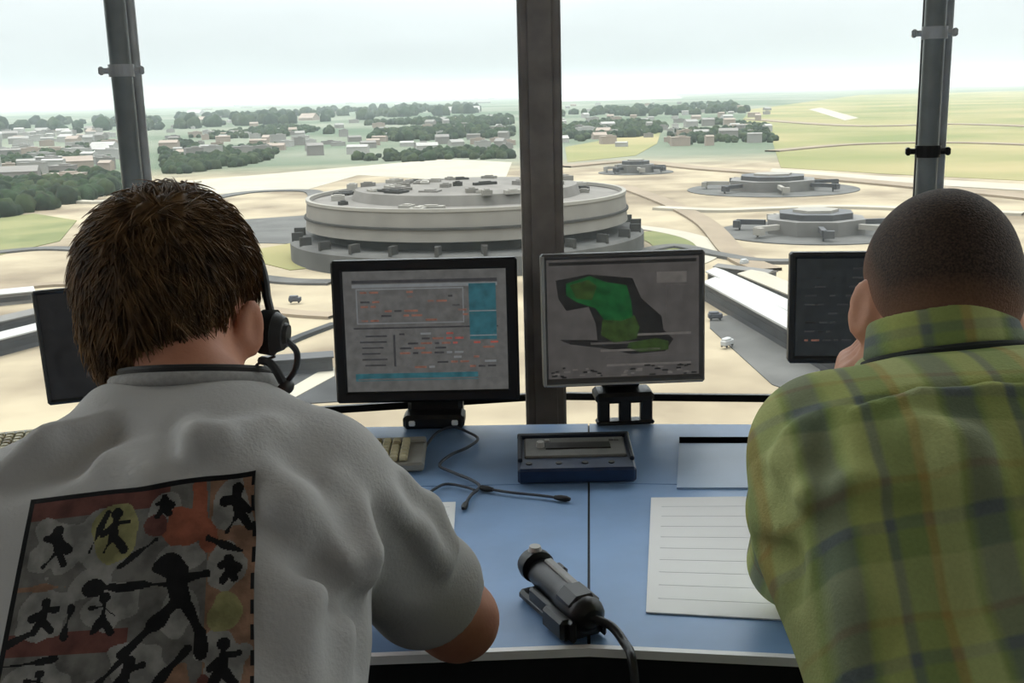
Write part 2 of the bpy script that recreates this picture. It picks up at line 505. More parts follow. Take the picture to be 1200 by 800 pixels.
# ------------------------------------------------------------------ distant buildings
BLD = []
bmats = [mat('pale facade', c, 0.85, 0.08, 0.05) for c in ((226, 222, 214), (200, 196, 188), (176, 170, 162), (210, 190, 172))]
def town(x0, x1, y0, y1, count, label, group, seed, smin, smax, slope=0.0):
    rr = random.Random(seed)
    for i in range(count):
        px = rr.uniform(x0, x1); py = rr.uniform(y0, y1) + slope * (px - x0)
        c = at_z(px, py, GZ)
        for _ in range(30):
            if all((c.x - X) ** 2 + (c.y - Y) ** 2 > (r + smax * .75) ** 2 for X, Y, r in BLD):
                break
            px = rr.uniform(x0, x1); py = rr.uniform(y0, y1) + slope * (px - x0); c = at_z(px, py, GZ)
        w, d, h = rr.uniform(smin, smax), rr.uniform(smin * .5, smax * .6), rr.uniform(6, 16)
        BLD.append((c.x, c.y, math.hypot(w, d) / 2 + 1.5))
        q = MB(); q.box((0, 0, h / 2), (w, d, h))
        if i % 2:
            q.add([(-w / 2, -d / 2 - 1, h), (w / 2, -d / 2 - 1, h), (w / 2, 0, h + d * .25), (-w / 2, 0, h + d * .25), (-w / 2, d / 2 + 1, h), (w / 2, d / 2 + 1, h)],
                  [(0, 1, 2, 3), (3, 2, 5, 4), (0, 3, 4), (1, 5, 2)])
        else:
            q.box((w * .1, 0, h + 1.2), (w * .4, d * .5, 2.4)); q.box((0, 0, h + .3), (w + 1, d + 1, .6))
        o = obj('distant_building', q, rr.choice(bmats))
        o.location = c; o.rotation_euler = (0, 0, rr.uniform(-.5, .5))
        tag(o, label, 'building', group)
town(-20, 132, 154, 214, 84, 'pale block of the hazy town left of the left-hand window post', 'hazy town', 11, 16, 46)
town(192, 600, 150, 188, 96, 'pale far building among the woods between the two left window posts', 'buildings among the left woods', 12, 12, 36, -0.03)
town(655, 900, 122, 174, 76, 'pale far building among the woods right of the middle window post', 'buildings among the right woods', 13, 12, 36)
town(200, 600, 126, 146, 22, 'pale far shed close under the horizon left of the middle window post', 'far sheds', 14, 60, 150, -0.03)
# ------------------------------------------------------------------ woods
ico = []
def icosphere():
    t = (1 + 5 ** .5) / 2
    v = [Vector(p).normalized() for p in [(-1, t, 0), (1, t, 0), (-1, -t, 0), (1, -t, 0), (0, -1, t), (0, 1, t), (0, -1, -t), (0, 1, -t), (t, 0, -1), (t, 0, 1), (-t, 0, -1), (-t, 0, 1)]]
    f = [(0, 11, 5), (0, 5, 1), (0, 1, 7), (0, 7, 10), (0, 10, 11), (1, 5, 9), (5, 11, 4), (11, 10, 2), (10, 7, 6), (7, 1, 8), (3, 9, 4), (3, 4, 2), (3, 2, 6), (3, 6, 8), (3, 8, 9), (4, 9, 5), (2, 4, 11), (6, 2, 10), (8, 6, 7), (9, 8, 1)]
    c = {}
    def mid(a, b):
        k = (min(a, b), max(a, b))
        if k not in c:
            c[k] = len(v); v.append(((v[a] + v[b]) / 2).normalized())
        return c[k]
    f2 = []
    for a, b, d in f:
        x, y, z = mid(a, b), mid(b, d), mid(d, a)
        f2 += [(a, x, z), (b, y, x), (d, z, y), (x, y, z)]
    return np.array(v), np.array(f2)
IV, IF = icosphere()
def inside(poly, x, y):
    r = False
    for i in range(len(poly)):
        x1, y1 = poly[i]; x2, y2 = poly[i - 1]
        if (y1 > y) != (y2 > y) and x < (x2 - x1) * (y - y1) / (y2 - y1) + x1:
            r = not r
    return r
def woods(pxs, count, size, mats, label, seed, density_noise=True):
    rr = np.random.default_rng(seed)
    poly = [(at_z(x, y, GZ).x, at_z(x, y, GZ).y) for x, y in pxs]
    xs = [p[0] for p in poly]; ys = [p[1] for p in poly]
    Vs, Fs, Mi = [], [], []
    base = 0; tries = 0
    while len(Vs) < count and tries < count * 40:
        tries += 1
        x, y = rr.uniform(min(xs), max(xs)), rr.uniform(min(ys), max(ys))
        if not inside(poly, x, y):
            continue
        if math.sin(x * .013 + seed) + math.sin(y * .004 + 2 * seed) + math.sin((x + y) * .006) < -0.5:
            continue
        s = size * rr.uniform(.6, 1.3)
        if any((x - X) ** 2 + (y - Y) ** 2 < (r + s * 1.3) ** 2 for X, Y, r in BLD):
            continue
        v = IV * (1 + rr.uniform(-.18, .18, (len(IV), 1))) * np.array([s, s, s * rr.uniform(.8, 1.3)])
        v[:, 2] = np.maximum(v[:, 2], -s * .55)
        v += np.array([x, y, GZ + s * .5])
        Vs.append(v); Fs.append(IF + base); base += len(IV)
        Mi.append(np.full(len(IF), rr.integers(0, len(mats))))
    me = npmesh('woods', np.concatenate(Vs), np.concatenate(Fs))
    me.polygons.foreach_set('material_index', np.concatenate(Mi).astype(np.int32))
    o = link('woods', me, mats, None, True)
    return tag(o, label, 'woods', None, 'stuff')
tm = [mat('foliage', c, 0.95, 0.3, 0.15, spec=0.1) for c in ((52, 68, 50), (64, 84, 56), (78, 92, 62))]
woods([(-120, 232), (20, 212), (120, 204), (150, 222), (60, 246), (-40, 262), (-120, 280)], 620, 7.5, tm, 'dark green woods at the left window edge', 1)
woods([(190, 185), (300, 172), (420, 172), (600, 168), (600, 186), (470, 190), (360, 186), (250, 204), (190, 204)], 460, 6.5, tm, 'band of woods just behind the round terminal', 2)
woods([(330, 168), (430, 146), (600, 138), (600, 162), (470, 166)], 620, 10, tm, 'dark woods farther back between the two left window posts', 3)
woods([(190, 165), (330, 148), (380, 152), (300, 168), (190, 182)], 320, 7, tm, 'scattered trees beside the left-hand window post', 4)
woods([(655, 150), (720, 142), (790, 148), (760, 160), (690, 164), (655, 176)], 480, 7.5, tm, 'dark woods just right of the middle window post', 5)
woods([(780, 150), (840, 142), (900, 150), (912, 172), (850, 180), (790, 176)], 380, 6.5, tm, 'clump of trees in front of the airfield grass', 6)
woods([(0, 190), (130, 168), (130, 190), (0, 212)], 260, 6.5, tm, 'trees scattered through the hazy town', 7)
woods([(655, 132), (860, 122), (880, 134), (655, 142)], 200, 14, tm, 'thin far trees below the white strip on the horizon', 8)
woods([(-100, 152), (560, 124), (560, 134), (-100, 168)], 300, 22, tm, 'far grey-green trees in haze below the horizon', 9)

# a few vehicles on the apron below
vm = [mat('vehicle paint', c, 0.5) for c in ((92, 92, 100), (230, 230, 226), (130, 70, 60))]
def van(px, py, label, i):
    c = at_z(px, py, GZ)
    q = MB(); q.box((0, 0, 1.5), (5.4, 2.2, 1.9), .3); q.box((-.5, 0, 2.7), (3.8, 2.0, .9), .3)
    t = thing('service_van', label, 'van', c + Vector((0, 0, .6)), rotz(i * .8), 'service vans on the apron')
    obj('body', q, vm[i % 3], t)
    for x in (-1.7, 1.7):
        for y in (-1, 1):
            w = MB(); w.cyl((x, y - .12, .4), (x, y + .12, .4), .42, n=12); obj('wheel', w, asph_d, t)
van(346, 356, 'small dark service van on the open ground left of the thick-framed monitor', 0)
van(872, 312, 'small white van above the long piers', 1)
van(852, 408, 'white van parked on the grey apron beside the grey-framed monitor', 1)
van(838, 376, 'dark van parked near the edge of the grey-framed monitor', 0)
K_ALB = 1.0
# ------------------------------------------------------------------ control room shell
CX, CY, RC, NF = 0.07, -0.58, 3.0, 22
def ringv(i, r=RC):
    i = .945 if i == 1 else i
    a = math.pi / 2 - 2 * math.pi * i / NF
    return Vector((CX + r * math.cos(a), CY + r * math.sin(a), 0))
black_m = mat('black painted metal', (26, 26, 27), 0.45, 0.15, 30)
post_m = mat('dark grey steel', (164, 157, 152), 0.5, 0.2, 12)
tube_m = mat('grey steel tube', (168, 176, 176), 0.35, 0.1, 20)
tubel_m = mat('pale steel tube', (235, 238, 240), 0.35, 0.1, 20)
sill_m = mat('pale stone sill', (222, 210, 188), 0.7, 0.06, 30)
wall_m = mat('grey wall panel', (96, 94, 92), 0.8, 0.06, 8)
ceil_m = mat('ceiling panel', (170, 168, 164), 0.9, 0.04, 8)
carpet_m = mat('dark carpet', (52, 54, 60), 0.95, 0.25, 180)
WIN0, WIN1 = 0.66, 2.85
q = MB(); q.prism([tuple(ringv(i, RC + .25))[:2] for i in range(NF)], -0.2, 0.0); struct('floor', q, carpet_m, 'dark carpeted control room floor', 'floor')
q = MB(); q.prism([tuple(ringv(i, RC + .7))[:2] for i in range(NF)], WIN1 + .06, WIN1 + .3); struct('ceiling', q, ceil_m, 'flat control room ceiling', 'ceiling')
def ringwall(i0, i1, ra, rb, z0, z1):
    q = MB()
    for i in range(i0, i1):
        q.prism([tuple(p)[:2] for p in (ringv(i, ra), ringv(i + 1, ra), ringv(i + 1, rb), ringv(i, rb))], z0, z1)
    return q
struct('wall_front', ringwall(-6, 6, RC + .02, RC + .14, 0, .46), wall_m, 'low wall under the front windows', 'wall')
struct('wall_back', ringwall(6, 16, RC + .02, RC + .14, 0, BACKH), wall_m, 'unseen wall behind the operators, its height set to dim light on their backs', 'wall')  # out of view; solid and tall to hold back light from the rear
struct('trim_1', ringwall(-6, 6, RC - .06, RC + .14, .46, .49), sill_m, 'pale window sill behind the console', 'sill')
q = ringwall(-6, 6, RC - .014, RC - .002, .678, .694)
for i in range(-6, 6):
    for t in (.2, .5, .8):
        p = ringv(i).lerp(ringv(i + 1), t)
        pass
struct('trim_2', q, black_m, 'thin black rail crossing the windows just above the console', 'rail')
struct('trim_3', ringwall(-6, 6, RC - .04, RC + .04, WIN1, WIN1 + .06), black_m, 'black rail along the head of the windows', 'rail')
glass = bpy.data.materials.new('window glass'); glass.use_nodes = True
n = glass.node_tree; n.nodes.remove(n.nodes['Principled BSDF'])
tr = n.nodes.new('ShaderNodeBsdfTransparent'); tr.inputs['Color'].default_value = (.965, .985, .98, 1)
gl = n.nodes.new('ShaderNodeBsdfGlossy'); gl.inputs['Roughness'].default_value = 0.02
fr = n.nodes.new('ShaderNodeFresnel'); fr.inputs['IOR'].default_value = 1.25
ms = n.nodes.new('ShaderNodeMixShader')
n.links.new(fr.outputs[0], ms.inputs[0]); n.links.new(tr.outputs[0], ms.inputs[1]); n.links.new(gl.outputs[0], ms.inputs[2])
n.links.new(ms.outputs[0], n.nodes['Material Output'].inputs['Surface'])
wl = {-2: 'window pane at the left edge of the view, beyond the leaning post', -1: 'window pane between the left-hand post and the middle post',
      0: 'window pane between the middle post and the right-hand post', 1: 'window pane at the right edge of the view'}
k = 0
for i in range(-6, 6):
    k += 1
    a, b_ = ringv(i), ringv(i + 1)
    q = MB(); q.prism([tuple(p)[:2] for p in (a, b_, ringv(i + 1, RC + .012), ringv(i, RC + .012))], .49, WIN1)
    struct('window_%d' % k, q, glass, wl.get(i, 'side window pane of the control room'), 'window')
# posts
p0 = ringv(0); pz0, pz1 = .46, WIN1
q = MB(); q.box((p0.x, p0.y - .10, (pz0 + pz1) / 2), (.086, .12, pz1 - pz0), .006)
mp_ = tag(obj('window_post', q, post_m), 'broad dark square post in the middle of the window', 'post', None, 'structure')
q = MB(); q.box((p0.x, p0.y - .163, (pz0 + pz1) / 2), (.05, .006, pz1 - pz0), .002); obj('post_cover_strip', q, post_m, mp_)
q = MB(); q.box((p0.x, p0.y - .10, pz0 + .03), (.10, .13, .06), .006); obj('post_foot', q, black_m, mp_)
def tube_post(i, label, side, pa, pb):
    p = ringv(i)
    inward = (Vector((CX, CY, 0)) - p).normalized(); tang = Vector((-inward.y, inward.x, 0))
    o = None
    base = p + inward * .055
    lean = -tang * 0 
    q = MB(); q.cyl(base + Vector((0, 0, .46)), base + Vector((0, 0, WIN1)) + lean, .021, n=20)
    o = tag(obj('window_post', q, tube_m, smooth=True), label, 'post', None, 'structure')
    q = MB(); q.cyl(p + tang * side * .027 + inward * .03 + Vector((0, 0, .46)), p + tang * side * .027 + inward * .03 + Vector((0, 0, WIN1)) + lean, .010, n=12)
    obj('side_tube', q, tubel_m, o, True)
    q = MB(); q.box((p.x + inward.x * .006, p.y + inward.y * .006, (WIN1 + .46) / 2), (.04, .02, WIN1 - .46), .003, rotz(math.atan2(tang.y, tang.x)))
    obj('seal_strip', q, black_m, o)
    for zz in (pa, pb):
        q = MB(); q.M = Matrix.Translation(base + Vector((0, 0, zz))) @ rotz(math.atan2(tang.y, tang.x)).to_4x4()
        q.cyl((-.042, 0, 0), (.042, 0, 0), .006, n=10); q.box((-.038, 0, 0), (.010, .024, .016), .003); q.box((.038, 0, 0), (.010, .024, .016), .003); q.cyl((0, 0, -.012), (0, 0, .012), .025, n=20)
        obj('clamp', q, tubel_m if zz == pa else black_m, o)
    return o
tube_post(-1, 'slim grey tubular window post rising behind the brown-haired head', 1, 1.423, 1.10)
tube_post(1, 'slim grey tubular window post rising behind the buzz-cut head', 1, 1.455, 1.223)
for i in (-6, -5, -4, -3, -2, 2, 3, 4, 5, 6):
    p = ringv(i); q = MB(); q.cyl(p + Vector((0, 0, .46)), p + Vector((0, 0, WIN1)), .028, n=16)
    tag(obj('window_post', q, tube_m, smooth=True), 'slim grey tubular post at the side of the control room', 'post', 'side window posts', 'structure')

# ------------------------------------------------------------------ console desk
DZ = 0.75
desk_m = mat('blue laminate', (124, 158, 200), 0.42, 0.07, 9, spec=0.5)
desk_l = mat('pale blue laminate', (156, 178, 204), 0.42, 0.05, 9)
edge_m = mat('white edge strip', (244, 244, 244), 0.4, 0.03, 20)
dark_m = mat('black console front', (10, 10, 11), 0.6, 0.2, 20)
f = [at_z(430, 766, DZ), at_z(690, 756, DZ), at_z(940, 768, DZ)]
r_ = [at_z(430, 500, DZ), at_z(690, 496, DZ), at_z(940, 497, DZ)]
def ext(a, b_, d): return a + (a - b_).normalized() * d
fl, frr = ext(f[0], f[1], .28), ext(f[2], f[1], .30)
rl, rrr = ext(r_[0], r_[1], .42), ext(r_[2], r_[1], .40)
fl2 = fl + Vector((-.42, -.16, 0)); rl2 = rl + Vector((-.52, -.20, 0))
fr2 = frr + Vector((.42, -.20, 0)); rr2 = rrr + Vector((.45, -.26, 0))
FR = [fl2, fl, f[1], frr, fr2]; RR = [rl2, rl, r_[1], rrr, rr2]
base = Vector((0.05, 1.6, 0))
desk = thing('control_console', 'long blue control console desk with white front edge under the window', 'desk', base)
def P2(p): return (p.x - base.x, p.y - base.y)
def gap_panel(cs, z0, z1, mt, name, g=.0015):
    c = sum((Vector(p).to_2d() for p in cs), Vector((0, 0))) / len(cs)
    pts = [Vector(p).to_2d() + (c - Vector(p).to_2d()).normalized() * g * 1.5 for p in cs]
    return [(p.x - base.x, p.y - base.y) for p in pts]
q = MB(); q.prism([P2(p + (RR[0] - p) * 0 + Vector((0, .022, 0))) for p in FR] + [P2(p) for p in RR[::-1]], DZ - .04, DZ - .004); obj('carcass_top', q, dark_m, desk)
q = MB()
def row(t0, t1, splits):
    # panels between depth fractions t0..t1; splits are fractions along each of the four bays
    for bi in range(4):
        for s0, s1 in zip(splits[bi][:-1], splits[bi][1:]):
            def pt(s, t):
                a = FR[bi].lerp(FR[bi + 1], s); b2 = RR[bi].lerp(RR[bi + 1], s)
                return a.lerp(b2, t)
            q.prism(gap_panel([pt(s0, t0), pt(s1, t0), pt(s1, t1), pt(s0, t1)], 0, 0, None, ''), DZ - .012, DZ)
row(0, .62, [[0, 1], [0, 1], [0, 1], [0, 1]])
row(.62, 1, [[0, 1], [0, .45, 1], [0, .38, 1], [0, .5, 1]])
top = obj('worktop', q, desk_m, desk)
q = MB()
for bi in range(4):
    a, b_ = FR[bi], FR[bi + 1]
    d = (b_ - a).normalized(); nrm = Vector((d.y, -d.x, 0))
    q.prism([P2(p) for p in (a, b_, b_ + nrm * .009, a + nrm * .009)], DZ - .009, DZ + .0015)
obj('edge_strip', q, edge_m, desk)
q = MB()
for bi in range(4):
    a, b_ = FR[bi], FR[bi + 1]
    d = (b_ - a).normalized(); nrm = Vector((d.y, -d.x, 0))
    q.prism([P2(p) for p in (a + nrm * .006, b_ + nrm * .006, b_ - nrm * .02, a - nrm * .02)], .66, DZ - .0105)
obj('front_apron', q, dark_m, desk)
q = MB()
for bi in range(4):
    a, b_ = FR[bi].lerp(RR[bi], .62), FR[bi + 1].lerp(RR[bi + 1], .62)
    c, d = FR[bi].lerp(RR[bi], .97), FR[bi + 1].lerp(RR[bi + 1], .97)
    q.prism([P2(p) for p in (a, b_, d, c)], .0, DZ - .04)
obj('cabinet_base', q, dark_m, desk)
ins = [at_z(796, 521, DZ), at_z(905, 521, DZ), at_z(905, 573, DZ), at_z(793, 573, DZ)]
q = MB(); q.prism([P2(p) for p in ins], DZ - .002, DZ + .003); tag(obj('inset_panel', q, desk_l, desk), 'paler blue panel let into the desk')
sl_ = [at_z(796, 515.5, DZ), at_z(905, 515.5, DZ), at_z(905, 520, DZ), at_z(796, 520, DZ)]
q = MB(); q.prism([P2(p) for p in sl_], DZ - .002, DZ + .006); tag(obj('cable_slot', q, mat('matt black slot', (8, 9, 12), 1.0, spec=0.0), desk), 'narrow black slot at the head of the pale panel')

# ------------------------------------------------------------------ monitors
mon_blk = mat('black monitor casing', (17, 16, 17), 0.4, 0.1, 30)
mon_gry = mat('grey monitor casing', (88, 86, 84), 0.5, 0.1, 30)
mon_lt = mat('silver monitor edge', (176, 172, 166), 0.4, 0.05, 30)
mon_dg = mat('charcoal monitor casing', (48, 49, 50), 0.5, 0.1, 30)
def monitor(label, pc, y, w, h, yaw, tilt, roll, bez, thick, case, scr, foot, kind):
    c = at_y(pc[0], pc[1], y)
    R = Matrix.Rotation(yaw, 3, 'Z') @ Matrix.Rotation(tilt, 3, 'X') @ Matrix.Rotation(roll, 3, 'Y')
    t = thing('computer_monitor', label, 'monitor', (c.x, c.y, foot), rotz(yaw), 'monitors along the console')
    L = Matrix.Translation((0, 0, c.z - foot)) @ (Matrix.Rotation(tilt, 3, 'X') @ Matrix.Rotation(roll, 3, 'Y')).to_4x4()
    q = MB(); q.M = L
    b0, b1, b2 = bez      # side, top, bottom
    q.box((0, .012, h / 2 - b1 / 2), (w, .03, b1), .004); q.box((0, .012, -h / 2 + b2 / 2), (w, .03, b2), .004)
    q.box((-w / 2 + b0 / 2, .012, 0), (b0, .0296, h - .002), .004); q.box((w / 2 - b0 / 2, .012, 0), (b0, .0296, h - .002), .004)
    obj('bezel', q, case, t)
    q = MB(); q.M = L
    q.box((0, .024 + thick / 2, 0), (w - .006, thick, h - .006), .008); q.box((0, .03 + thick, 0), (w * .55, .03, h * .55), .012)
    for i in range(9):
        q.box((0, .0245 + thick, h * .22 + i * .004), (w * .5, .004, .002))
    obj('back_cover', q, case, t)
    q = MB(); q.M = L
    q.box((0, .006, (b2 - b1) / 2), (w - 2 * b0 + .002, .004, h - b1 - b2 + .002)); s = obj('screen', q, scr, t)
    return t, L, s, c.z - foot
scr_grey = emis('screen grey', (104, 104, 102), SCRK, 0.18, 70)
scr_org = emis('screen orange text', (140, 98, 84), SCRK, 0.3, 120)
scr_teal = emis('screen teal', (54, 104, 114), SCRK, 0.25, 60)
scr_lite = emis('screen pale line', (134, 138, 140), SCRK, 0.1, 80)
scr_dk = emis('screen dark line', (66, 66, 68), SCRK, 0.2, 80)
scr_red = emis('screen red text', (168, 88, 80), SCRK, 0.3, 120)
scr_char = emis('screen charcoal', (44, 48, 50), SCRK, 0.2, 60)
scr_map = emis('screen map grey', (88, 85, 83), SCRK, 0.16, 40)
scr_map2 = emis('screen map pale', (112, 108, 104), SCRK, 0.16, 60)
scr_grn = emis('screen green', (24, 84, 42), SCRK, 0.35, 55)
scr_grn2 = emis('screen olive', (52, 72, 34), SCRK, 0.35, 70)
scr_blk = emis('screen near black', (36, 36, 36), SCRK, 0.3, 60)

# thick black framed monitor
c2 = at_y(499, 388, 2.0)
dep2 = (c2 - CAM).dot(fw)
w2, h2 = 217 * dep2 / FOC, 169 * dep2 / FOC
t2, L2, s2, z2 = monitor('black monitor with thick frame showing a flight list, on the console', (499, 388), 2.0, w2, h2, -.02, -.06, .0, (.021, .020, .021), .03, mon_blk, scr_grey, DZ, 0)
def wins(L, par, name, items, y0=.0035):
    mats = []
    q = MB(); q.M = L
    for k, (x, z, w, h, m_) in enumerate(items):
        if m_ not in mats:
            mats.append(m_)
        q.cur = mats.index(m_)
        q.box((x, y0 - (.0002 * (k % 7)), z), (w, .0006, h))
    return obj(name, q, mats, par)
it = [(0, .086, .27, .006, scr_lite), (0, .094, .27, .006, scr_dk), (-.028, .048, .2, .066, scr_lite), (-.028, .048, .196, .062, scr_grey),
      (.107, .035, .05, .105, scr_teal), (.107, .036, .05, .002, scr_lite), (.107, -.01, .05, .002, scr_lite), (0, .007, .27, .003, scr_dk), (-.06, -.036, .004, .06, scr_dk),
      (-.02, -.086, .23, .014, scr_teal), (0, -.09, .26, .003, scr_grey)]
rr = random.Random(4)
for j in range(7):
    x = -.12
    while x < .065:
        w = rr.uniform(.008, .026)
        if rr.random() < .72:
            it.append((x + w / 2, .074 - j * .0088, w, .0036, rr.choice([scr_org, scr_org, scr_dk])))
        x += w + .005
for j in range(8):
    x = -.05
    while x < .12:
        w = rr.uniform(.008, .022)
        if rr.random() < .6:
            it.append((x + w / 2, -.005 - j * .009, w, .0036, scr_red if j < 3 and x > .03 else rr.choice([scr_org, scr_dk, scr_lite])))
        x += w + .005
for j in range(6):
    it.append((-.098 + rr.uniform(-.006, .006), -.008 - j * .011, rr.uniform(.03, .055), .003, scr_dk))
wins(L2, s2, 'screen_text', it)
q = MB(); q.box((.01, -.004, .014), (.115, .06, .026), .006); q.box((.01, .035, .075), (.105, .05, .13), .008); obj('stand', q, mon_blk, t2)
for x in (-.03, .05):
    q = MB(); q.box((x, -.036, .014), (.012, .006, .010), .002); tag(obj('stand_light', q, edge_m, t2), 'small white tab on the stand')

# grey framed radar monitor
c3 = at_y(731, 374, 1.98)
dep3 = (c3 - CAM).dot(fw)
w3, h3 = 192 * dep3 / FOC, 157 * dep3 / FOC
t3, L3, s3, z3 = monitor('grey framed monitor showing a green radar map, right of the middle post', (731, 374), 1.98, w3, h3, .05, -.05, .0, (.010, .010, .015), .028, mon_gry, scr_map, DZ, 1)
q = MB(); q.M = L3; q.box((-w3 / 2 + .003, -.004, 0), (.006, .004, h3 - .006), .001); q.box((0, -.004, -h3 / 2 + .004), (w3 - .01, .004, .004), .001); obj('silver_edge', q, mon_lt, t3)
it = [(0, h3 / 2 - .018, w3 - .03, .006, scr_blk), (.09, .075, .055, .02, scr_map2), (.1, .03, .04, .06, scr_map)]
for j in range(5):
    it.append((rr.uniform(-.06, .06), -.03 - j * .014, rr.uniform(.08, .18), .004, rr.choice([scr_map2, scr_map])))
for j in range(46):
    it.append((rr.uniform(-.135, .135), rr.uniform(-.108, -.088), rr.uniform(.004, .012), .003, rr.choice([scr_blk, scr_map2])))
wins(L3, s3, 'screen_text', it)
def blob(pts, y, mt, name):
    q = MB(); q.M = L3
    def g(p): return ((p[0] - 731) * dep3 / FOC, (374 - p[1]) * dep3 / FOC)
    pp = [g(p) for p in pts]
    n_ = len(pp)
    q.add([(a, y, c) for a, c in pp] + [(a, y + .0006, c) for a, c in pp], [tuple(range(n_)), tuple(range(n_, 2 * n_))[::-1]] + [(i, n_ + i, n_ + (i + 1) % n_, (i + 1) % n_) for i in range(n_)])
    return obj(name, q, mt, s3)
blob([(652, 326), (690, 320), (742, 326), (752, 350), (776, 372), (778, 388), (790, 400), (780, 414), (740, 416), (708, 408), (668, 402), (655, 396), (700, 398), (698, 378), (690, 358), (664, 362), (655, 348)], .0030, scr_blk, 'map_outline')
blob([(664, 330), (692, 322), (712, 330), (735, 334), (740, 352), (742, 372), (728, 376), (708, 374), (698, 360), (676, 352), (664, 344)], .0024, scr_grn, 'map_green')
blob([(706, 374), (730, 376), (744, 370), (750, 384), (746, 398), (720, 402), (704, 392)], .0024, scr_grn2, 'map_olive')
blob([(738, 402), (770, 398), (784, 402), (784, 412), (750, 414), (735, 408)], .0022, scr_grn2, 'map_olive')
blob([(668, 332), (690, 326), (700, 334), (694, 350), (676, 348)], .0020, scr_grn2, 'map_olive')
q = MB()
for x in (-.04, 0, .04):
    q.box((x, -.008, .030), (.022, .02, .054), .003)
q.box((0, .014, .052), (.11, .066, .020), .006); q.box((0, -.008, .006), (.108, .030, .008), .003); q.box((0, .048, .12), (.07, .03, .14), .006)
obj('stand', q, mon_blk, t3)

# charcoal monitor behind the buzz cut head
c4 = at_y(1022, 361, 1.90); dep4 = (c4 - CAM).dot(fw)
w4, h4 = 190 * dep4 / FOC, 132 * dep4 / FOC
t4, L4, s4, z4 = monitor('charcoal monitor half hidden behind the buzz-cut head', (1022, 361), 1.90, w4, h4, -.12, -.05, -.0, (.012, .011, .013), .028, mon_dg, scr_char, DZ, 2)
it = []
for j in range(9):
    x = -.115
    while x < .11:
        w = rr.uniform(.006, .02)
        if rr.random() < .5:
            it.append((x + w / 2, .07 - j * .016, w, .003, rr.choice([scr_dk, scr_dk, scr_blk, scr_org if j > 6 else scr_dk])))
        x += w + .006
wins(L4, s4, 'screen_text', it)
q = MB(); q.box((-.02, .05, .010), (.16, .13, .016), .006); q.box((-.02, .06, .12), (.05, .03, .22), .006); obj('stand', q, mon_blk, t4)

# dark monitor behind the brown-haired head
c1 = at_y(148, 398, 1.75); dep1 = (c1 - CAM).dot(fw)
w1, h1 = 194 * dep1 / FOC, 134 * dep1 / FOC
t1, L1, s1, z1 = monitor('dark grey monitor mostly hidden behind the brown-haired head', (148, 398), 1.75, w1, h1, .16, -.10, -.05, (.006, .007, .008), .028, mon_dg, scr_blk, DZ, 3)
wins(L1, s1, 'screen_text', [(-.055, -.05, .03, .006, scr_dk)])
q = MB(); q.box((.02, .05, .010), (.16, .13, .016), .006); q.box((.02, .06, .10), (.05, .03, .18), .006); obj('stand', q, mon_blk, t1)

# ------------------------------------------------------------------ keyboards
kb_m = mat('grey keyboard body', (150, 148, 140), 0.6, 0.06, 40)
key_m = mat('beige keycap', (206, 196, 160), 0.55, 0.1, 90)
key_d = mat('dark keycap', (150, 136, 100), 0.55, 0.1, 90)
def keyboard(label, p, yaw, w=.30, d=.15):
    t = thing('keyboard', label, 'keyboard', p, rotz(yaw), 'keyboards on the console')
    q = MB(); q.box((0, 0, .009), (w, d, .016), .004); q.box((0, d / 2 - .012, .019), (w, .022, .008), .003); obj('body', q, kb_m, t)
    q = MB()
    nx = int((w - .02) / .0165); ny = 6
    for j in range(ny):
        for i in range(nx):
            if j == 0 and 4 <= i <= 8:
                if i == 6: q.box((-w / 2 + .018 + i * .0165, -d / 2 + .018 + j * .0185, .021), (.078, .0145, .009), .002)
                continue
            q.cur = 1 if (i * 7 + j * 3) % 11 == 0 else 0
            q.box((-w / 2 + .018 + i * .0165, -d / 2 + .018 + j * .0185, .021), (.0138, .0148, .009), .0025)
    obj('keys', q, [key_m, key_d], t)
    return t
pk = at_z(500, 540, DZ); 
keyboard('beige keyboard on the console just past the white shirt sleeve', (pk.x - .152, pk.y, DZ + .0005), .03, .30, .13)
pk = at_z(46, 530, DZ)
keyboard('pale keyboard on the console at the left edge beyond the white shirt', (pk.x - .02, pk.y + .01, DZ + .0005), .28, .34, .13)

# ------------------------------------------------------------------ radio panel
pr = at_z(674, 552, DZ)
rm = thing('radio_panel', 'dark blue radio panel with grey faceplate on the console below the monitors', 'radio', (pr.x, pr.y, DZ + .0005), rotz(-.01))
navy = mat('navy casing', (26, 44, 74), 0.45, 0.12, 40); plate = mat('grey faceplate', (104, 102, 98), 0.5, 0.1, 60)
dpr = (pr - CAM).dot(fw); k = dpr / FOC
q = MB(); q.M = Matrix.Translation((0, 0, .0215)) @ Matrix.Rotation(.10, 4, 'X')
q.box((0, 0, 0), (134 * k, .135, .026), .004)
LP = q.M.copy(); obj('casing', q, navy, rm)
q = MB(); q.M = LP
q.box((0, .058, .016), (134 * k, .012, .008), .002); q.box((-64 * k, .01, .016), (5 * k, .10, .008), .002); q.box((64 * k, .01, .016), (5 * k, .10, .008), .002); obj('rim', q, mat('dark navy rim', (16, 24, 40), 0.45), rm)
q = MB(); q.M = LP; q.box((0, .012, .014), (118 * k, .074, .006), .002); fp = obj('faceplate', q, plate, rm)
q = MB(); q.M = LP; q.box((4 * k, .013, .0175), (76 * k, .024, .003), .001); obj('display', q, mat('dark display', (24, 20, 17), 0.3), rm)
q = MB(); q.M = LP; q.cyl((-40 * k, .013, .016), (-40 * k, .013, .026), .007, .006, 14); tag(obj('knob', q, mon_lt, rm), 'pale round knob left of the display')
for x in (-32, 44, 50):
    q = MB(); q.M = LP; q.box((x * k, .034, .018), (.008, .006, .004), .001); obj('button', q, mon_lt if x < 0 else plate, rm)
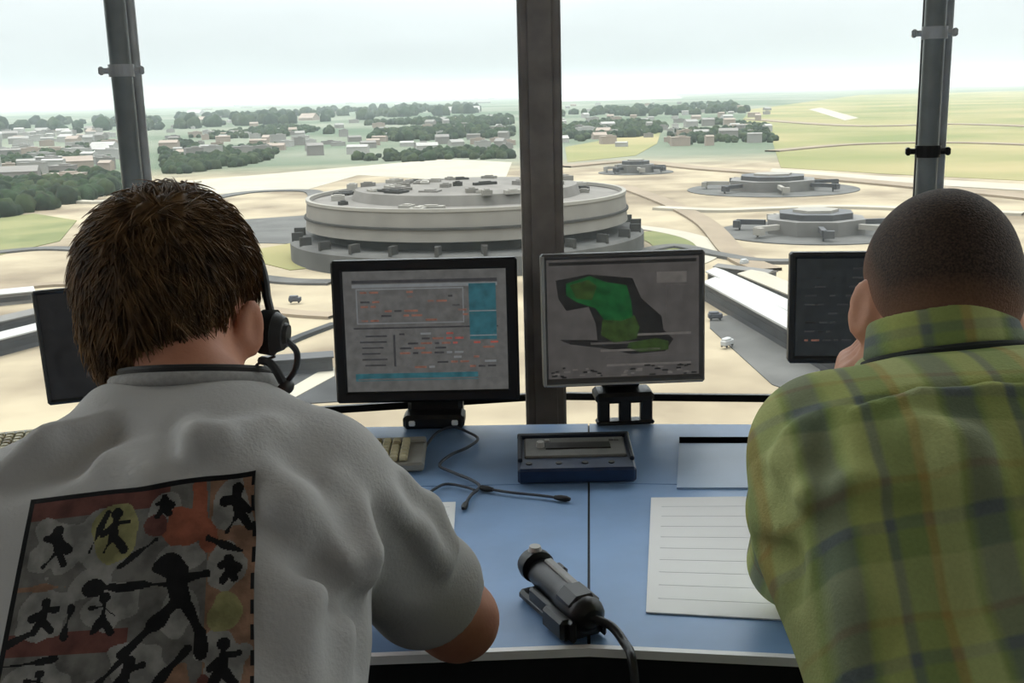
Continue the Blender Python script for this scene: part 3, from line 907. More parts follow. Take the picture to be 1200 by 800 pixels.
for x in (-54, -20, 10, 40):
    q = MB(); q.M = LP; q.cyl((x * k, -.045, .012), (x * k, -.045, .0145), .005, n=12); obj('socket', q, black_m, rm)

# ------------------------------------------------------------------ papers
paper_m = mat('white paper', (244, 243, 241), 0.8, 0.015, 8)
line_m = mat('grey print', (232, 232, 231), 0.8)
def sheet(px, label, lines):
    p = [at_z(x, y, DZ + .002) for x, y in px]
    c = sum(p, Vector()) / 4
    t = thing('paper_sheet', label, 'paper', (c.x, c.y, DZ + .0008), None, 'white sheets on the console')
    q = MB(); q.prism([(a.x - c.x, a.y - c.y) for a in p], 0, .0016); obj('sheet', q, paper_m, t)
    q = MB()
    for i in range(lines):
        v = .1 + .8 * i / max(1, lines - 1)
        a = p[0].lerp(p[3], v); b_ = p[1].lerp(p[2], v)
        u0, u1 = a.lerp(b_, .07), a.lerp(b_, .93)
        dd = (p[3] - p[0]).normalized() * .0009
        q.prism([(z.x - c.x, z.y - c.y) for z in (u0 - dd, u1 - dd, u1 + dd, u0 + dd)], .0015, .0019)
    obj('ruled_lines', q, line_m, t)
sheet([(763, 583), (946, 581), (958, 728), (757, 717)], 'large white sheet on the console beside the green plaid sleeve', 9)
sheet([(440, 590), (534, 588), (530, 654), (425, 656)], 'white sheet partly covered by the white shirt sleeve', 6)

# ------------------------------------------------------------------ cables
cab_m = mat('dark cable', (44, 50, 60), 0.5)
def smooth_pts(pts, k=6):
    P = [pts[0]] + list(pts) + [pts[-1]]
    out = []
    for i in range(1, len(P) - 2):
        a, b_, c, d = (Vector(x) for x in (P[i - 1], P[i], P[i + 1], P[i + 2]))
        for s in range(k):
            t = s / k
            out.append(.5 * ((2 * b_) + (-a + c) * t + (2 * a - 5 * b_ + 4 * c - d) * t * t + (-a + 3 * b_ - 3 * c + d) * t ** 3))
    out.append(Vector(P[-2]))
    return out
def desk_cable(pxs, label, r=.0024, plugs=(False, False)):
    pts = smooth_pts([at_z(x, y, DZ + r + .0032) for x, y in pxs])
    q = MB(); q.tube(pts, r, 8)
    t = thing('cable', label, 'cable', (pts[0].x, pts[0].y, DZ), None, 'cables on the console')
    obj('cord', q, cab_m, t, True, True)
    for e_, on in zip((0, -1), plugs):
        if on:
            d = (pts[e_] - pts[1 if e_ == 0 else -2]).normalized()
            q = MB(); q.tube([pts[e_] - d * .006, pts[e_] + d * .004, pts[e_] + d * .014, pts[e_] + d * .02], [.003, .0048, .0048, .0025], 10)
            obj('plug', q, black_m, t, True, True)
desk_cable([(498, 524), (512, 507), (530, 500), (548, 506), (560, 514), (548, 524), (528, 533), (515, 545), (530, 553), (552, 562), (562, 570), (552, 580), (546, 590)], 'thin dark cable zigzagging over the console below the thick-framed monitor', .0026, (False, True))
desk_cable([(488, 588), (506, 575), (522, 567), (544, 570), (556, 574)], 'short dark cable looping above the half-covered white sheet', .0022)
desk_cable([(574, 573), (600, 577), (630, 580), (654, 583)], 'short dark lead with plugs in front of the radio panel', .0022, (True, True))

# ------------------------------------------------------------------ hand microphone
ha = at_z(626, 676, DZ + .02); hb = at_z(700, 738, DZ + .02)
d = hb - ha; Lh = d.length; ang = math.atan2(d.y, d.x)
t = thing('hand_microphone', 'black hand microphone lying on the console near its front edge', 'microphone', (ha.x, ha.y, DZ + .001), rotz(ang))
hm_ = mat('black plastic', (14, 14, 15), 0.4, 0.1, 60); hs = mat('grey grip strip', (128, 126, 124), 0.4, 0.1, 60)
HM = Matrix.Translation((0, 0, .034)) @ Matrix.Rotation(.05, 4, 'Y') @ Matrix.Diagonal((1, 1, .92, 1))
q = MB(); q.M = HM
q.tube([(.004, 0, 0), (.010, 0, 0), (.03, 0, 0), (.075, 0, 0), (.085, 0, 0), (.092, 0, 0), (.132, 0, 0), (.140, 0, 0), (.146, 0, 0)], [.012, .0165, .018, .0185, .019, .0215, .0225, .020, .012], 20)
q.box((.112, 0, .004), (.05, .040, .040), .010); obj('body', q, hm_, t, True)
q = MB(); q.M = HM; q.tube([(-.010, 0, .004), (-.006, 0, .004), (.004, 0, .004), (.012, 0, .004), (.014, 0, .004)], [.014, .020, .0225, .022, .016], 24); obj('mouthpiece', q, hm_, t, True)
q = MB(); q.M = HM; q.cyl((.003, 0, .024), (.003, 0, .031), .009, .007, 14); tag(obj('talk_button', q, mon_lt, t), 'pale round button at the head')
q = MB(); q.M = HM; q.box((.066, .007, .0185), (.086, .011, .006), .002); tag(obj('grip_strip', q, hs, t), 'grey strip along the top')
q = MB(); q.M = HM; q.box((.035, .019, .006), (.022, .012, .016), .004); obj('side_switch', q, hm_, t)
q = MB(); q.box((.073, -.004, .007), (.13, .046, .013), .004); q.box((.09, -.022, .014), (.11, .008, .026), .003); q.box((.09, .018, .012), (.11, .006, .022), .003); q.box((.112, -.02, .014), (.05, .03, .026), .004); obj('cradle', q, hm_, t)
h0 = t.matrix_world @ Vector((.142, 0, .027)); h1 = h0.lerp(at_z(733, 755, DZ + .0085), .5) + Vector((.004, .004, .004)); h2 = at_z(733, 755, DZ + .013)
q = MB(); q.tube(smooth_pts([h0, h1, h2, h2 + Vector((.003, -.028, .002)), h2 + Vector((.005, -.046, -.02)), h2 + Vector((.004, -.048, -.06)), h2 + Vector((.0, -.046, -.12)), h2 + Vector((-.01, -.044, -.18))]), .0052, 10); obj('cord', q, hm_, t, True, True)
# ------------------------------------------------------------------ signed-distance body builder
def V3(p): return np.array([p[0], p[1], p[2]], dtype=np.float64)
class Field:
    def __init__(s, lo, hi, h):
        s.h = h; s.lo = V3(lo); s.n = np.ceil((V3(hi) - s.lo) / h).astype(int) + 1
        s.D = np.full(tuple(s.n), 0.5, dtype=np.float32)
        s.ax = [(s.lo[i] + np.arange(s.n[i]) * h).astype(np.float32) for i in range(3)]
    def blk(s, lo, hi, mrg):
        a = np.clip(np.floor((V3(lo) - mrg - s.lo) / s.h).astype(int), 0, s.n); b = np.clip(np.ceil((V3(hi) + mrg - s.lo) / s.h).astype(int) + 1, 0, s.n)
        sl = tuple(slice(a[i], b[i]) for i in range(3))
        X = s.ax[0][sl[0]][:, None, None]; Y = s.ax[1][sl[1]][None, :, None]; Z = s.ax[2][sl[2]][None, None, :]
        return sl, X, Y, Z
    def comb(s, sl, d, k, op):
        A = s.D[sl]
        if A.size == 0: return
        if op == 'u':
            h = np.maximum(k - np.abs(A - d), 0); s.D[sl] = np.minimum(A, d) - h * h / (4 * k)
        elif op == 's':
            h = np.maximum(k - np.abs(A + d), 0); s.D[sl] = np.maximum(A, -d) + h * h / (4 * k)
        elif op == 'i':
            h = np.maximum(k - np.abs(A - d), 0); s.D[sl] = np.maximum(A, d) + h * h / (4 * k)
    def cone(s, a, b, ra, rb, k=.02, op='u', wa=0, wb=0, lat=None):
        a, b = V3(a), V3(b); d = b - a; L = float(np.linalg.norm(d)); d = d / L
        r = max(ra, rb) + max(wa, wb)
        sl, X, Y, Z = s.blk(np.minimum(a, b) - r, np.maximum(a, b) + r, k + 2 * s.h)
        px, py, pz = X - np.float32(a[0]), Y - np.float32(a[1]), Z - np.float32(a[2])
        t = np.clip((px * d[0] + py * d[1] + pz * d[2]) / L, 0, 1).astype(np.float32)
        qx, qy, qz = px - t * (d[0] * L), py - t * (d[1] * L), pz - t * (d[2] * L)
        if lat is not None:
            w = V3(lat); w = w - d * np.dot(w, d); w /= np.linalg.norm(w)
            Wt = wa + (wb - wa) * t
            m_ = np.clip(qx * w[0] + qy * w[1] + qz * w[2], -Wt, Wt)
            qx, qy, qz = qx - m_ * w[0], qy - m_ * w[1], qz - m_ * w[2]
        s.comb(sl, (np.sqrt(qx * qx + qy * qy + qz * qz) - (ra + (rb - ra) * t)).astype(np.float32), k, op)
        return s
    def ell(s, c, rad, R=None, k=.02, op='u'):
        c = V3(c); R = np.eye(3) if R is None else np.array(R); rm = max(rad)
        sl, X, Y, Z = s.blk(c - rm, c + rm, k + 2 * s.h)
        p = [X - np.float32(c[0]), Y - np.float32(c[1]), Z - np.float32(c[2])]
        q = [sum(p[j] * np.float32(R[i][j]) for j in range(3)) for i in range(3)]
        k0 = np.sqrt(sum((q[i] / rad[i]) ** 2 for i in range(3))); k1 = np.sqrt(sum((q[i] / rad[i] ** 2) ** 2 for i in range(3))) + 1e-6
        s.comb(sl, (k0 * (k0 - 1) / k1).astype(np.float32), k, op)
        return s
    def plane(s, c, nrm, k=.01, lo=None, hi=None, op='i'):
        nrm = V3(nrm) / np.linalg.norm(V3(nrm)); c = V3(c)
        sl, X, Y, Z = s.blk(s.lo if lo is None else lo, s.lo + s.n * s.h if hi is None else hi, 0)
        d = (X - c[0]) * nrm[0] + (Y - c[1]) * nrm[1] + (Z - c[2]) * nrm[2]
        s.comb(sl, np.broadcast_to(d, s.D[sl].shape).astype(np.float32), k, op)
        return s
    def samp(s, P):
        g = (np.asarray(P) - s.lo) / s.h
        g = np.clip(g, 0, s.n - 1.001); i = g.astype(int); f = g - i
        r = 0
        for a in (0, 1):
            for b in (0, 1):
                for c in (0, 1):
                    w = (f[:, 0] if a else 1 - f[:, 0]) * (f[:, 1] if b else 1 - f[:, 1]) * (f[:, 2] if c else 1 - f[:, 2])
                    r = r + w * s.D[i[:, 0] + a, i[:, 1] + b, i[:, 2] + c]
        return r
    def grad(s, P):
        P = np.asarray(P); e = s.h
        G = np.stack([s.samp(P + e * np.eye(3)[i]) - s.samp(P - e * np.eye(3)[i]) for i in range(3)], 1)
        return G / (np.linalg.norm(G, axis=1, keepdims=True) + 1e-9)
    def trace(s, pxs, t0=.45, t1=1.9):
        """first point of the surface met by the view rays through the pixels"""
        O = V3(CAM); R = np.array([list(ray(x, y)) for x, y in pxs])
        ts = np.arange(t0, t1, s.h * .6)
        best = np.full(len(R), np.nan)
        for t in ts:
            v = s.samp(O + R * t)
            hit = np.isnan(best) & (v < 0)
            best[hit] = t
        best = np.where(np.isnan(best), 1.0, best)
        lo_, hi_ = best - s.h * .6, best.copy()
        for _ in range(8):
            mid = (lo_ + hi_) / 2; v = s.samp(O + R * mid[:, None]); hi_ = np.where(v < 0, mid, hi_); lo_ = np.where(v < 0, lo_, mid)
        return O + R * hi_[:, None]
    def mesh(s):
        D = s.D; S = D < 0
        cnt = np.zeros(tuple(s.n - 1), dtype=np.int8)
        for a in (0, 1):
            for b in (0, 1):
                for c in (0, 1):
                    cnt += S[a:S.shape[0] - 1 + a, b:S.shape[1] - 1 + b, c:S.shape[2] - 1 + c]
        act = (cnt > 0) & (cnt < 8)
        I = np.argwhere(act)
        idx = np.full(act.shape, -1, dtype=np.int32); idx[act] = np.arange(len(I))
        acc = np.zeros((len(I), 3)); num = np.zeros(len(I))
        cor = [(a, b, c) for a in (0, 1) for b in (0, 1) for c in (0, 1)]
        val = {c: D[I[:, 0] + c[0], I[:, 1] + c[1], I[:, 2] + c[2]] for c in cor}
        for c in cor:
            for ax in range(3):
                if c[ax] == 0:
                    e = list(c); e[ax] = 1; e = tuple(e)
                    A, B = val[c], val[e]; x = (A < 0) != (B < 0)
                    t = np.where(x, A / np.where(x, A - B, 1), 0)
                    p = np.tile(np.array(c, dtype=float), (len(I), 1)); p[:, ax] += t
                    acc[x] += p[x]; num[x] += 1
        Vv = s.lo + (I + acc / num[:, None]) * s.h
        Fs = []
        for ax in range(3):
            o1, o2 = [(1, 2), (2, 0), (0, 1)][ax]
            n = S.shape
            a = [slice(0, n[i]) for i in range(3)]; b = list(a)
            a[ax] = slice(0, n[ax] - 1); b[ax] = slice(1, n[ax])
            A, B = S[tuple(a)], S[tuple(b)]
            E = np.argwhere(A != B)
            ok = (E[:, o1] > 0) & (E[:, o2] > 0) & (E[:, o1] < n[o1] - 1) & (E[:, o2] < n[o2] - 1)
            E = E[ok]
            def ci(d1, d2):
                q = E.copy(); q[:, o1] -= d1; q[:, o2] -= d2
                return idx[q[:, 0], q[:, 1], q[:, 2]]
            Q = np.stack([ci(1, 1), ci(0, 1), ci(0, 0), ci(1, 0)], 1)
            inn = A[E[:, 0], E[:, 1], E[:, 2]]
            Q[~inn] = Q[~inn][:, ::-1]
            Fs.append(Q)
        F = np.concatenate(Fs)
        return Vv, F[(F >= 0).all(1)]
def relax(Vv, F, it=2, lam=.5):
    for _ in range(it):
        acc = np.zeros_like(Vv); n = np.zeros(len(Vv))
        for a, b in ((0, 1), (1, 2), (2, 3), (3, 0)):
            np.add.at(acc, F[:, a], Vv[F[:, b]]); np.add.at(acc, F[:, b], Vv[F[:, a]])
            np.add.at(n, F[:, a], 1); np.add.at(n, F[:, b], 1)
        Vv = Vv + lam * (acc / np.maximum(n, 1)[:, None] - Vv)
    return Vv
def fobj(name, fld, mats, parent, it=2):
    Vv, F = fld.mesh(); Vv = relax(Vv, F, it)
    return link(name, npmesh(name, Vv, F), mats, parent, True, True)

def frame(face, up_):
    F_ = Vector(face).normalized(); U = Vector(up_); U = (U - F_ * U.dot(F_)).normalized(); R = F_.cross(U)
    return R, F_, U
class Head:
    """R, F, U axes at the head's centre"""
    def __init__(s, c, yaw, pitch, roll, sc):
        F_ = Vector((math.sin(yaw) * math.cos(pitch), math.cos(yaw) * math.cos(pitch), -math.sin(pitch)))
        R = Vector((math.cos(yaw), -math.sin(yaw), 0)); U = R.cross(F_)
        s.R = R * math.cos(roll) - U * math.sin(roll); s.U = U * math.cos(roll) + R * math.sin(roll)
        s.F = F_; s.c = Vector(c); s.sc = sc
        s.m = [list(s.R), list(s.F), list(s.U)]
    def p(s, r, f, u): return s.c + (s.R * r + s.F * f + s.U * u) * s.sc
    def loc(s, P):
        q = (np.asarray(P) - V3(s.c)) / s.sc
        return q @ np.array(s.m).T
def add_head(fd, hd, ear_out=1.0, ear_r=.085, ear_s=1.0):
    p, sc, m_ = hd.p, hd.sc, hd.m
    def E(c, r, k=.02, op='u', R=None): fd.ell(p(*c), [x * sc for x in r], m_ if R is None else R, k, op)
    E((0, -.008, .022), (.076, .097, .088), .02)
    E((0, -.045, -.02), (.062, .055, .062), .03)
    E((0, .042, -.050), (.060, .052, .078), .03)
    for s_ in (-1, 1):
        fd.cone(p(s_ * .058, .0, -.062), p(s_ * .022, .070, -.112), .018 * sc, .017 * sc, .03)
        fd.cone(p(s_ * .050, .062, -.030), p(s_ * .062, .015, -.020), .014 * sc, .012 * sc, .02)
    E((0, .076, -.112), (.024, .018, .018), .025)
    fd.cone(p(-.036, .082, .016), p(.036, .082, .016), .010 * sc, .010 * sc, .02)
    for s_ in (-1, 1):
        E((s_ * .032, .100, -.006), (.016, .014, .011), .012, 's')
        E((s_ * .032, .080, -.007), (.0125, .0125, .0125), .004)
    fd.cone(p(0, .094, .004), p(0, .116, -.038), .008 * sc, .012 * sc, .012)
    for s_ in (-1, 1):
        E((s_ * .011, .103, -.042), (.009, .010, .008), .008)
    fd.cone(p(-.022, .088, -.071), p(.022, .088, -.071), .007 * sc, .007 * sc, .008)
    fd.cone(p(-.018, .087, -.083), p(.018, .087, -.083), .008 * sc, .008 * sc, .008)
    fd.cone(p(-.022, .099, -.077), p(.022, .099, -.077), .0025 * sc, .0025 * sc, .004, 's')
    for s_ in (-1, 1):
        # ear: flat tilted disc with a raised rim and a hollow
        R_, F_, U_ = hd.R, hd.F, hd.U
        N_ = (R_ * s_ - F_ * .55 * ear_out).normalized(); U2 = (U_ - F_ * .18).normalized(); U2 = (U2 - N_ * U2.dot(N_)).normalized(); T_ = U2.cross(N_)
        M3 = [list(N_), list(T_), list(U2)]
        c = p(s_ * ear_r, -.008, -.022)
        es = sc * ear_s; fd.ell(c, [.0075 * sc, .021 * es, .036 * es], M3, .005)
        fd.ell(c + (N_ * -.008 + U2 * -.010) * sc, [.014 * sc, .012 * es, .020 * es], M3, .010)
        fd.ell(c + N_ * .010 * sc + T_ * 0.002, [.007 * sc, .012 * es, .023 * es], M3, .004, 's')
def add_hand(fd, wr, d, nrm, side, curl, sc=1.0, spread=1.0):
    """wrist point, finger direction, back-of-hand normal; side=+1 thumb lies to d x nrm"""
    d = Vector(d).normalized(); nrm = Vector(nrm); nrm = (nrm - d * nrm.dot(d)).normalized(); t = d.cross(nrm) * side
    wr = Vector(wr)
    fd.cone(wr + d * .012 * sc, wr + d * .078 * sc, .013 * sc, .012 * sc, .015, 'u', .016 * sc, .029 * sc, t)
    L = [.072, .082, .076, .060]
    for i in range(4):
        off = (1.5 - i) * .0195 * sc
        b0 = wr + d * (.084 - abs(i - 1) * .004) * sc + t * off
        a = 0.0; p = b0; r = .0088 * sc
        dirs = d + t * (1.5 - i) * .05 * spread
        for j, fr in enumerate((.45, .31, .24)):
            a += curl * (0.55, 1.0, .75)[j]
            dd = (dirs.normalized() * math.cos(a) - nrm * math.sin(a))
            q = p + dd * L[i] * fr * sc
            fd.cone(p, q, r, r * .93, .006); p = q; r *= .93
    p = wr + d * .022 * sc + t * .026 * sc - nrm * .006 * sc
    dd = (d * .62 + t * .70 - nrm * .3).normalized(); q = p + dd * .044 * sc; fd.cone(p, q, .0125 * sc, .0105 * sc, .012)
    dd2 = (d * .86 + t * .25 - nrm * (.25 + curl * .4)).normalized(); q2 = q + dd2 * .033 * sc; fd.cone(q, q2, .0105 * sc, .0095 * sc, .006)
    q3 = q2 + (dd2 - nrm * curl * .3).normalized() * .025 * sc; fd.cone(q2, q3, .0095 * sc, .008 * sc, .006)
def add_legs(fd, hipc, side_dir, knees, ankles, infl=0.0, feet=True, seat_r=.10):
    for s_, kn, an in zip((-1, 1), knees, ankles):
        h = hipc + side_dir * s_ * .085
        fd.cone(h, kn, .082 + infl, .056 + infl, .04); fd.cone(kn, an, .054 + infl, .036 + infl * 1.6, .03)
        if feet:
            fd.cone(an, an + Vector((0, -.02, -.05)), .036, .034, .02); fd.cone(an + Vector((0, -.02, -.055)), an + Vector((s_ * .02, .15, -.065)), .032, .024, .02, 'u', .006, .016, side_dir)

skin_a = mat('ruddy skin', (172, 116, 92), 0.55, 0, 14, (194, 138, 112), spec=0.35, bump=.15, bscale=220)
skin_b = mat('tanned skin', (178, 124, 96), 0.55, 0, 14, (198, 142, 112), spec=0.35, bump=.15, bscale=220)
eye_w = mat('eye white', (232, 228, 222), 0.25); eye_i = mat('iris', (70, 52, 40), 0.2)
jean = mat('dark trousers', (40, 44, 56), 0.85, 0.2, 90, bump=.3, bscale=300)
jean_b = mat('khaki trousers', (92, 84, 66), 0.85, 0.15, 90, bump=.3, bscale=300)
shoe_m = mat('dark shoe leather', (32, 28, 26), 0.5, 0.1, 60)
def eyes(hd, par, sc=1.0):
    for s_ in (-1, 1):
        q = MB(); c = hd.p(s_ * .032, .0798, -.0072); q.ball(c, .0118 * hd.sc, 10)
        e_ = obj('eye', q, eye_w, par, True, True)
        q = MB(); q.ball(c + hd.F * .0075 * hd.sc, .0058 * hd.sc, 8); obj('iris', q, eye_i, e_, True, True)
def fold(fd, pxs, r, k, op='u', dz=0.0, taper=True):
    """a cloth fold along a line on the garment"""
    P = fd.trace(pxs)
    N = fd.grad(P)
    P = P + N * (dz + .004 if op == 'u' else dz - .003)
    for i in range(len(P) - 1):
        ra = r * (.55 if taper and i == 0 else 1); rb = r * (.55 if taper and i == len(P) - 2 else 1)
        fd.cone(P[i], P[i + 1], ra, rb, k, op)

# =================================================================== the man in the white T-shirt
H0 = at_y(200, 352, 1.08)
hdA = Head(H0 + Vector((0, .01, .0)), math.radians(5), math.radians(13), math.radians(6), .95)
C7 = at_y(206, 490, .925)
SR = at_y(374, 572, .905); SL = at_y(-22, 628, .93)
EL = at_y(536, 726, 1.085); EL.z = max(EL.z, DZ + .052)
WR = Vector((-.245, 1.285, DZ + .048))
ELl = Vector((-.60, 1.06, DZ + .054)); WRl = Vector((-.40, 1.27, DZ + .048))
PEL = Vector((-.30, .60, .58)); MID = Vector((-.295, .675, .80)); CHE = (SR + SL) / 2 + Vector((0, -.045, -.05))
LAT = (SR - SL).normalized()
kneesA = [Vector((-.43, .99, .525)), Vector((-.17, 1.0, .525))]; anklesA = [Vector((-.45, 1.02, .085)), Vector((-.15, 1.04, .085))]
manA = thing('person', 'person with tousled brown hair in a white printed T-shirt, back turned, leaning on the console', 'person', (PEL.x, PEL.y, 0))

lo, hi = (-.80, .42, .0), (.10, 1.50, 1.36)
fb = Field(lo, hi, .0045)
add_head(fb, hdA, 1.3, .089, .86)
fb.cone(hdA.p(0, -.035, -.055), C7 + Vector((0, .066, -.012)), .054, .056, .03); fb.cone(hdA.p(0, -.01, -.075), C7 + Vector((0, .09, -.05)), .048, .056, .03)
fb.cone(PEL, MID, .10, .10, .05, 'u', .07, .06, LAT); fb.cone(MID, CHE, .10, .105, .05, 'u', .06, .08, LAT)
fb.cone(CHE, C7 + Vector((0, .06, -.06)), .092, .055, .04, 'u', .06, .03, LAT)
fb.cone(SL, SR, .052, .052, .05)
for S_, E_, W_ in ((SR, EL, WR), (SL, ELl, WRl)):
    fb.cone(S_, E_, .050, .041, .03); fb.cone(E_, E_.lerp(W_, .3), .040, .043, .02); fb.cone(E_.lerp(W_, .3), W_, .043, .028, .02)
add_hand(fb, WR, (WR - EL).normalized() + Vector((-.2, .1, .0)), (.05, 0, 1), -1, .16)
add_hand(fb, WRl, (WRl - ELl).normalized() + Vector((.1, .1, .0)), (-.05, 0, 1), 1, .16)
add_legs(fb, PEL + Vector((0, .02, -.02)), Vector((1, 0, 0)), kneesA, anklesA)
body = fobj('body', fb, skin_a, manA, 2)
eyes(hdA, manA)

# trousers, shoes
ft = Field((-.62, .42, .02), (.02, 1.22, .80), .0065)
ft.cone(PEL, MID, .118, .112, .05, 'u', .075, .065, LAT); add_legs(ft, PEL + Vector((0, .02, -.02)), Vector((1, 0, 0)), kneesA, anklesA, .016, False)
ft.plane((0, 0, .06), (0, 0, -1)); ft.plane((0, 0, .74), (0, 0, 1))
fobj('trousers', ft, jean, manA)
def shoes(ankles, par):
    for s_, an in zip((-1, 1), ankles):
        fs_ = Field(an + Vector((-.09, -.12, -.085)), an + Vector((.09, .24, .06)), .005)
        fs_.cone(an + Vector((0, -.03, -.045)), an + Vector((s_ * .02, .155, -.060)), .040, .027, .02, 'u', .006, .018, Vector((1, 0, 0)))
        fs_.cone(an + Vector((0, -.01, .0)), an + Vector((0, -.02, -.04)), .046, .042, .02); fs_.plane((0, 0, .003), (0, 0, -1), .004)
        sh = fobj('shoe', fs_, shoe_m, par)
shoes(anklesA, manA)

# T-shirt
def shirt_field(lo, hi, h, PEL, MID, CHE, C7, SL, SR, LAT, sleeves, rt_=(.122, .118, .122), wt=(.085, .075, .085), nk=(.030, -.045, .080, .035)):
    f_ = Field(lo, hi, h)
    f_.cone(PEL, MID, rt_[0], rt_[1], .05, 'u', wt[0], wt[1], LAT); f_.cone(MID, CHE, rt_[1], rt_[2], .05, 'u', wt[1], wt[2], LAT)
    f_.cone(CHE, C7 + Vector((0, nk[0], nk[1])), rt_[2] - .012, nk[2], .06, 'u', .07, nk[3], LAT)
    f_.cone(SL, SR, .060, .060, .05)
    for pts in sleeves:
        for (a, ra), (b_, rb) in zip(pts[:-1], pts[1:]):
            f_.cone(a, b_, ra, rb, .022)
    return f_
SE = SR.lerp(EL, .72); SEl = SL.lerp(ELl, .72)
fs = shirt_field((-.82, .40, .55), (.10, 1.26, 1.16), .0042, PEL, MID, CHE, C7, SL, SR, LAT,
                 [[(SR, .059), (SR.lerp(EL, .45), .056), (SE, .062)], [(SL, .060), (SL.lerp(ELl, .45), .058), (SEl, .063)]], wt=(.072, .060, .080))
# sleeve mouths: cut square across the arm and hollow
for S_, E_, e_ in ((SR, EL, SE), (SL, ELl, SEl)):
    d = (E_ - S_).normalized()
    fs.cone(e_ + d * .0, e_ + d * .2, .16, .16, .004, 's') if False else None
    lo_ = e_ - Vector((.13, .13, .13)); hi_ = e_ + Vector((.13, .13, .13))
    fs.plane(e_ + d * .02, d, .006, lo_, hi_)
    fs.cone(e_ - d * .05, e_ + d * .08, .050, .057, .006, 's')
fs.plane((0, 0, .60), (0, 0, -1))
# neck opening
ndir = Vector((0, .30, .95)).normalized()
fs.plane(C7 + Vector((0, .066, .016)), ndir, .010, C7 + Vector((-.16, -.12, -.12)), C7 + Vector((.16, .2, .16)))
# folds
fold(fs, [(130, 540), (200, 546), (262, 530), (312, 506)], .012, .035, 'u', -.004)
fold(fs, [(150, 520), (215, 528), (270, 512)], .012, .03, 's', .009)
fold(fs, [(10, 552), (60, 524), (110, 500)], .011, .03, 'u', -.004); fold(fs, [(30, 560), (80, 532), (120, 512)], .010, .03, 's', .008)
fold(fs, [(348, 600), (372, 630), (400, 660), (418, 690)], .011, .028, 'u', -.003)
fold(fs, [(340, 622), (366, 652), (394, 682)], .010, .026, 's', .008)
fold(fs, [(392, 572), (410, 610), (424, 650), (430, 690)], .011, .026, 'u', -.004)
fold(fs, [(408, 580), (424, 620), (436, 664)], .009, .022, 's', .007)
fold(fs, [(456, 590), (486, 630), (520, 660)], .011, .026, 'u', -.004)
fold(fs, [(446, 606), (474, 650), (500, 690)], .010, .026, 's', .008)
fold(fs, [(330, 690), (350, 730), (356, 790)], .012, .03, 'u', -.005)
fold(fs, [(436, 680), (426, 720), (424, 780)], .012, .02, 's', .004)
fold(fs, [(90, 506), (130, 498), (170, 500)], .009, .022, 's', .006)
fold(fs, [(316, 560), (340, 590), (352, 626)], .010, .026, 'u', -.003); fold(fs, [(372, 700), (392, 740), (398, 800)], .010, .026, 'u', -.003); fold(fs, [(388, 690), (408, 735), (412, 800)], .010, .024, 's', .007)
fold(fs, [(470, 560), (500, 596), (528, 636)], .009, .022, 'u', -.003)
fold(fs, [(200, 498), (206, 520)], .007, .02, 's', .005); fold(fs, [(222, 500), (238, 516), (262, 512)], .008, .02, 'u', -.003)
for S_, E_ in ((SR, EL), (SL, ELl)):
    fs.cone(S_, S_.lerp(E_, .62), .0545, .0515, .006)
shirt_m = mat('white cotton', (180, 178, 176), 0.9, 0.03, 10, bump=.35, bscale=260, spec=.2)
shirt = fobj('t_shirt', fs, shirt_m, manA, 3)
# ribbed collar
def ring_on(fd, pts): return pts
def neck_ring(center, nrm, rx, ry, lat, n=36):
    nrm = Vector(nrm).normalized(); u_ = Vector(lat); u_ = (u_ - nrm * u_.dot(nrm)).normalized(); v_ = nrm.cross(u_)
    return [center + u_ * rx * math.cos(t) + v_ * ry * math.sin(t) for t in (2 * math.pi * i / n for i in range(n))]
q = MB(); nc = C7 + Vector((0, .066, .015))
q.tube(neck_ring(nc, ndir, .072, .067, LAT), .0065, 10, True); obj('collar', q, mat('ribbed collar', (150, 148, 146), .9, .1, 200), shirt, True, True)
q = MB(); q.tube(neck_ring(nc + ndir * .009, ndir, .066, .062, LAT), .0042, 8, True); 
q.tube(smooth_pts([nc + ndir * .012 + LAT * .066 + Vector((0, -.006, 0)), nc + LAT * .080 + Vector((0, -.02, .010)), nc + LAT * .088 + Vector((0, -.018, -.008))]), .004, 8)
q.tube(smooth_pts([nc + ndir * .012 - LAT * .066 + Vector((0, -.006, 0)), nc - LAT * .080 + Vector((0, -.02, .010)), nc - LAT * .088 + Vector((0, -.018, -.008))]), .004, 8)
tag(obj('neck_cord', q, mat('dark cord', (30, 28, 28), .7), manA, True, True), 'dark cord round the neck')

# printed picture on the back of the shirt
def seg_d(x, y, a, b):
    ax, ay = a; bx, by = b; dx, dy = bx - ax, by - ay
    t = np.clip(((x - ax) * dx + (y - ay) * dy) / (dx * dx + dy * dy + 1e-9), 0, 1)
    return np.hypot(x - ax - t * dx, y - ay - t * dy)
NPX, NPY = 190, 190
uu, vv = np.meshgrid((np.arange(NPX + 1)) / NPX, (np.arange(NPY + 1)) / NPY, indexing='ij')
tl, trr, br, bl = np.array((38., 588.)), np.array((300., 552.)), np.array((296., 842.)), np.array((-14., 852.))
P4 = ((1 - uu) * (1 - vv))[..., None] * tl + (uu * (1 - vv))[..., None] * trr + (uu * vv)[..., None] * br + ((1 - uu) * vv)[..., None] * bl
pts = fs.trace(P4.reshape(-1, 2)); nr = fs.grad(pts)
pts = pts + nr * .0026
cu, cv = (uu[:-1, :-1] + .5 / NPX).ravel(), (vv[:-1, :-1] + .5 / NPY).ravel()
rgp = np.random.default_rng(3)
lab = np.zeros(len(cu), dtype=np.int32)        # 0 mid grey ground
wob = .012 * np.sin(cu * 31 + 3 * np.sin(cv * 17)) + .012 * np.sin(cv * 27 + 2 * np.sin(cu * 23))
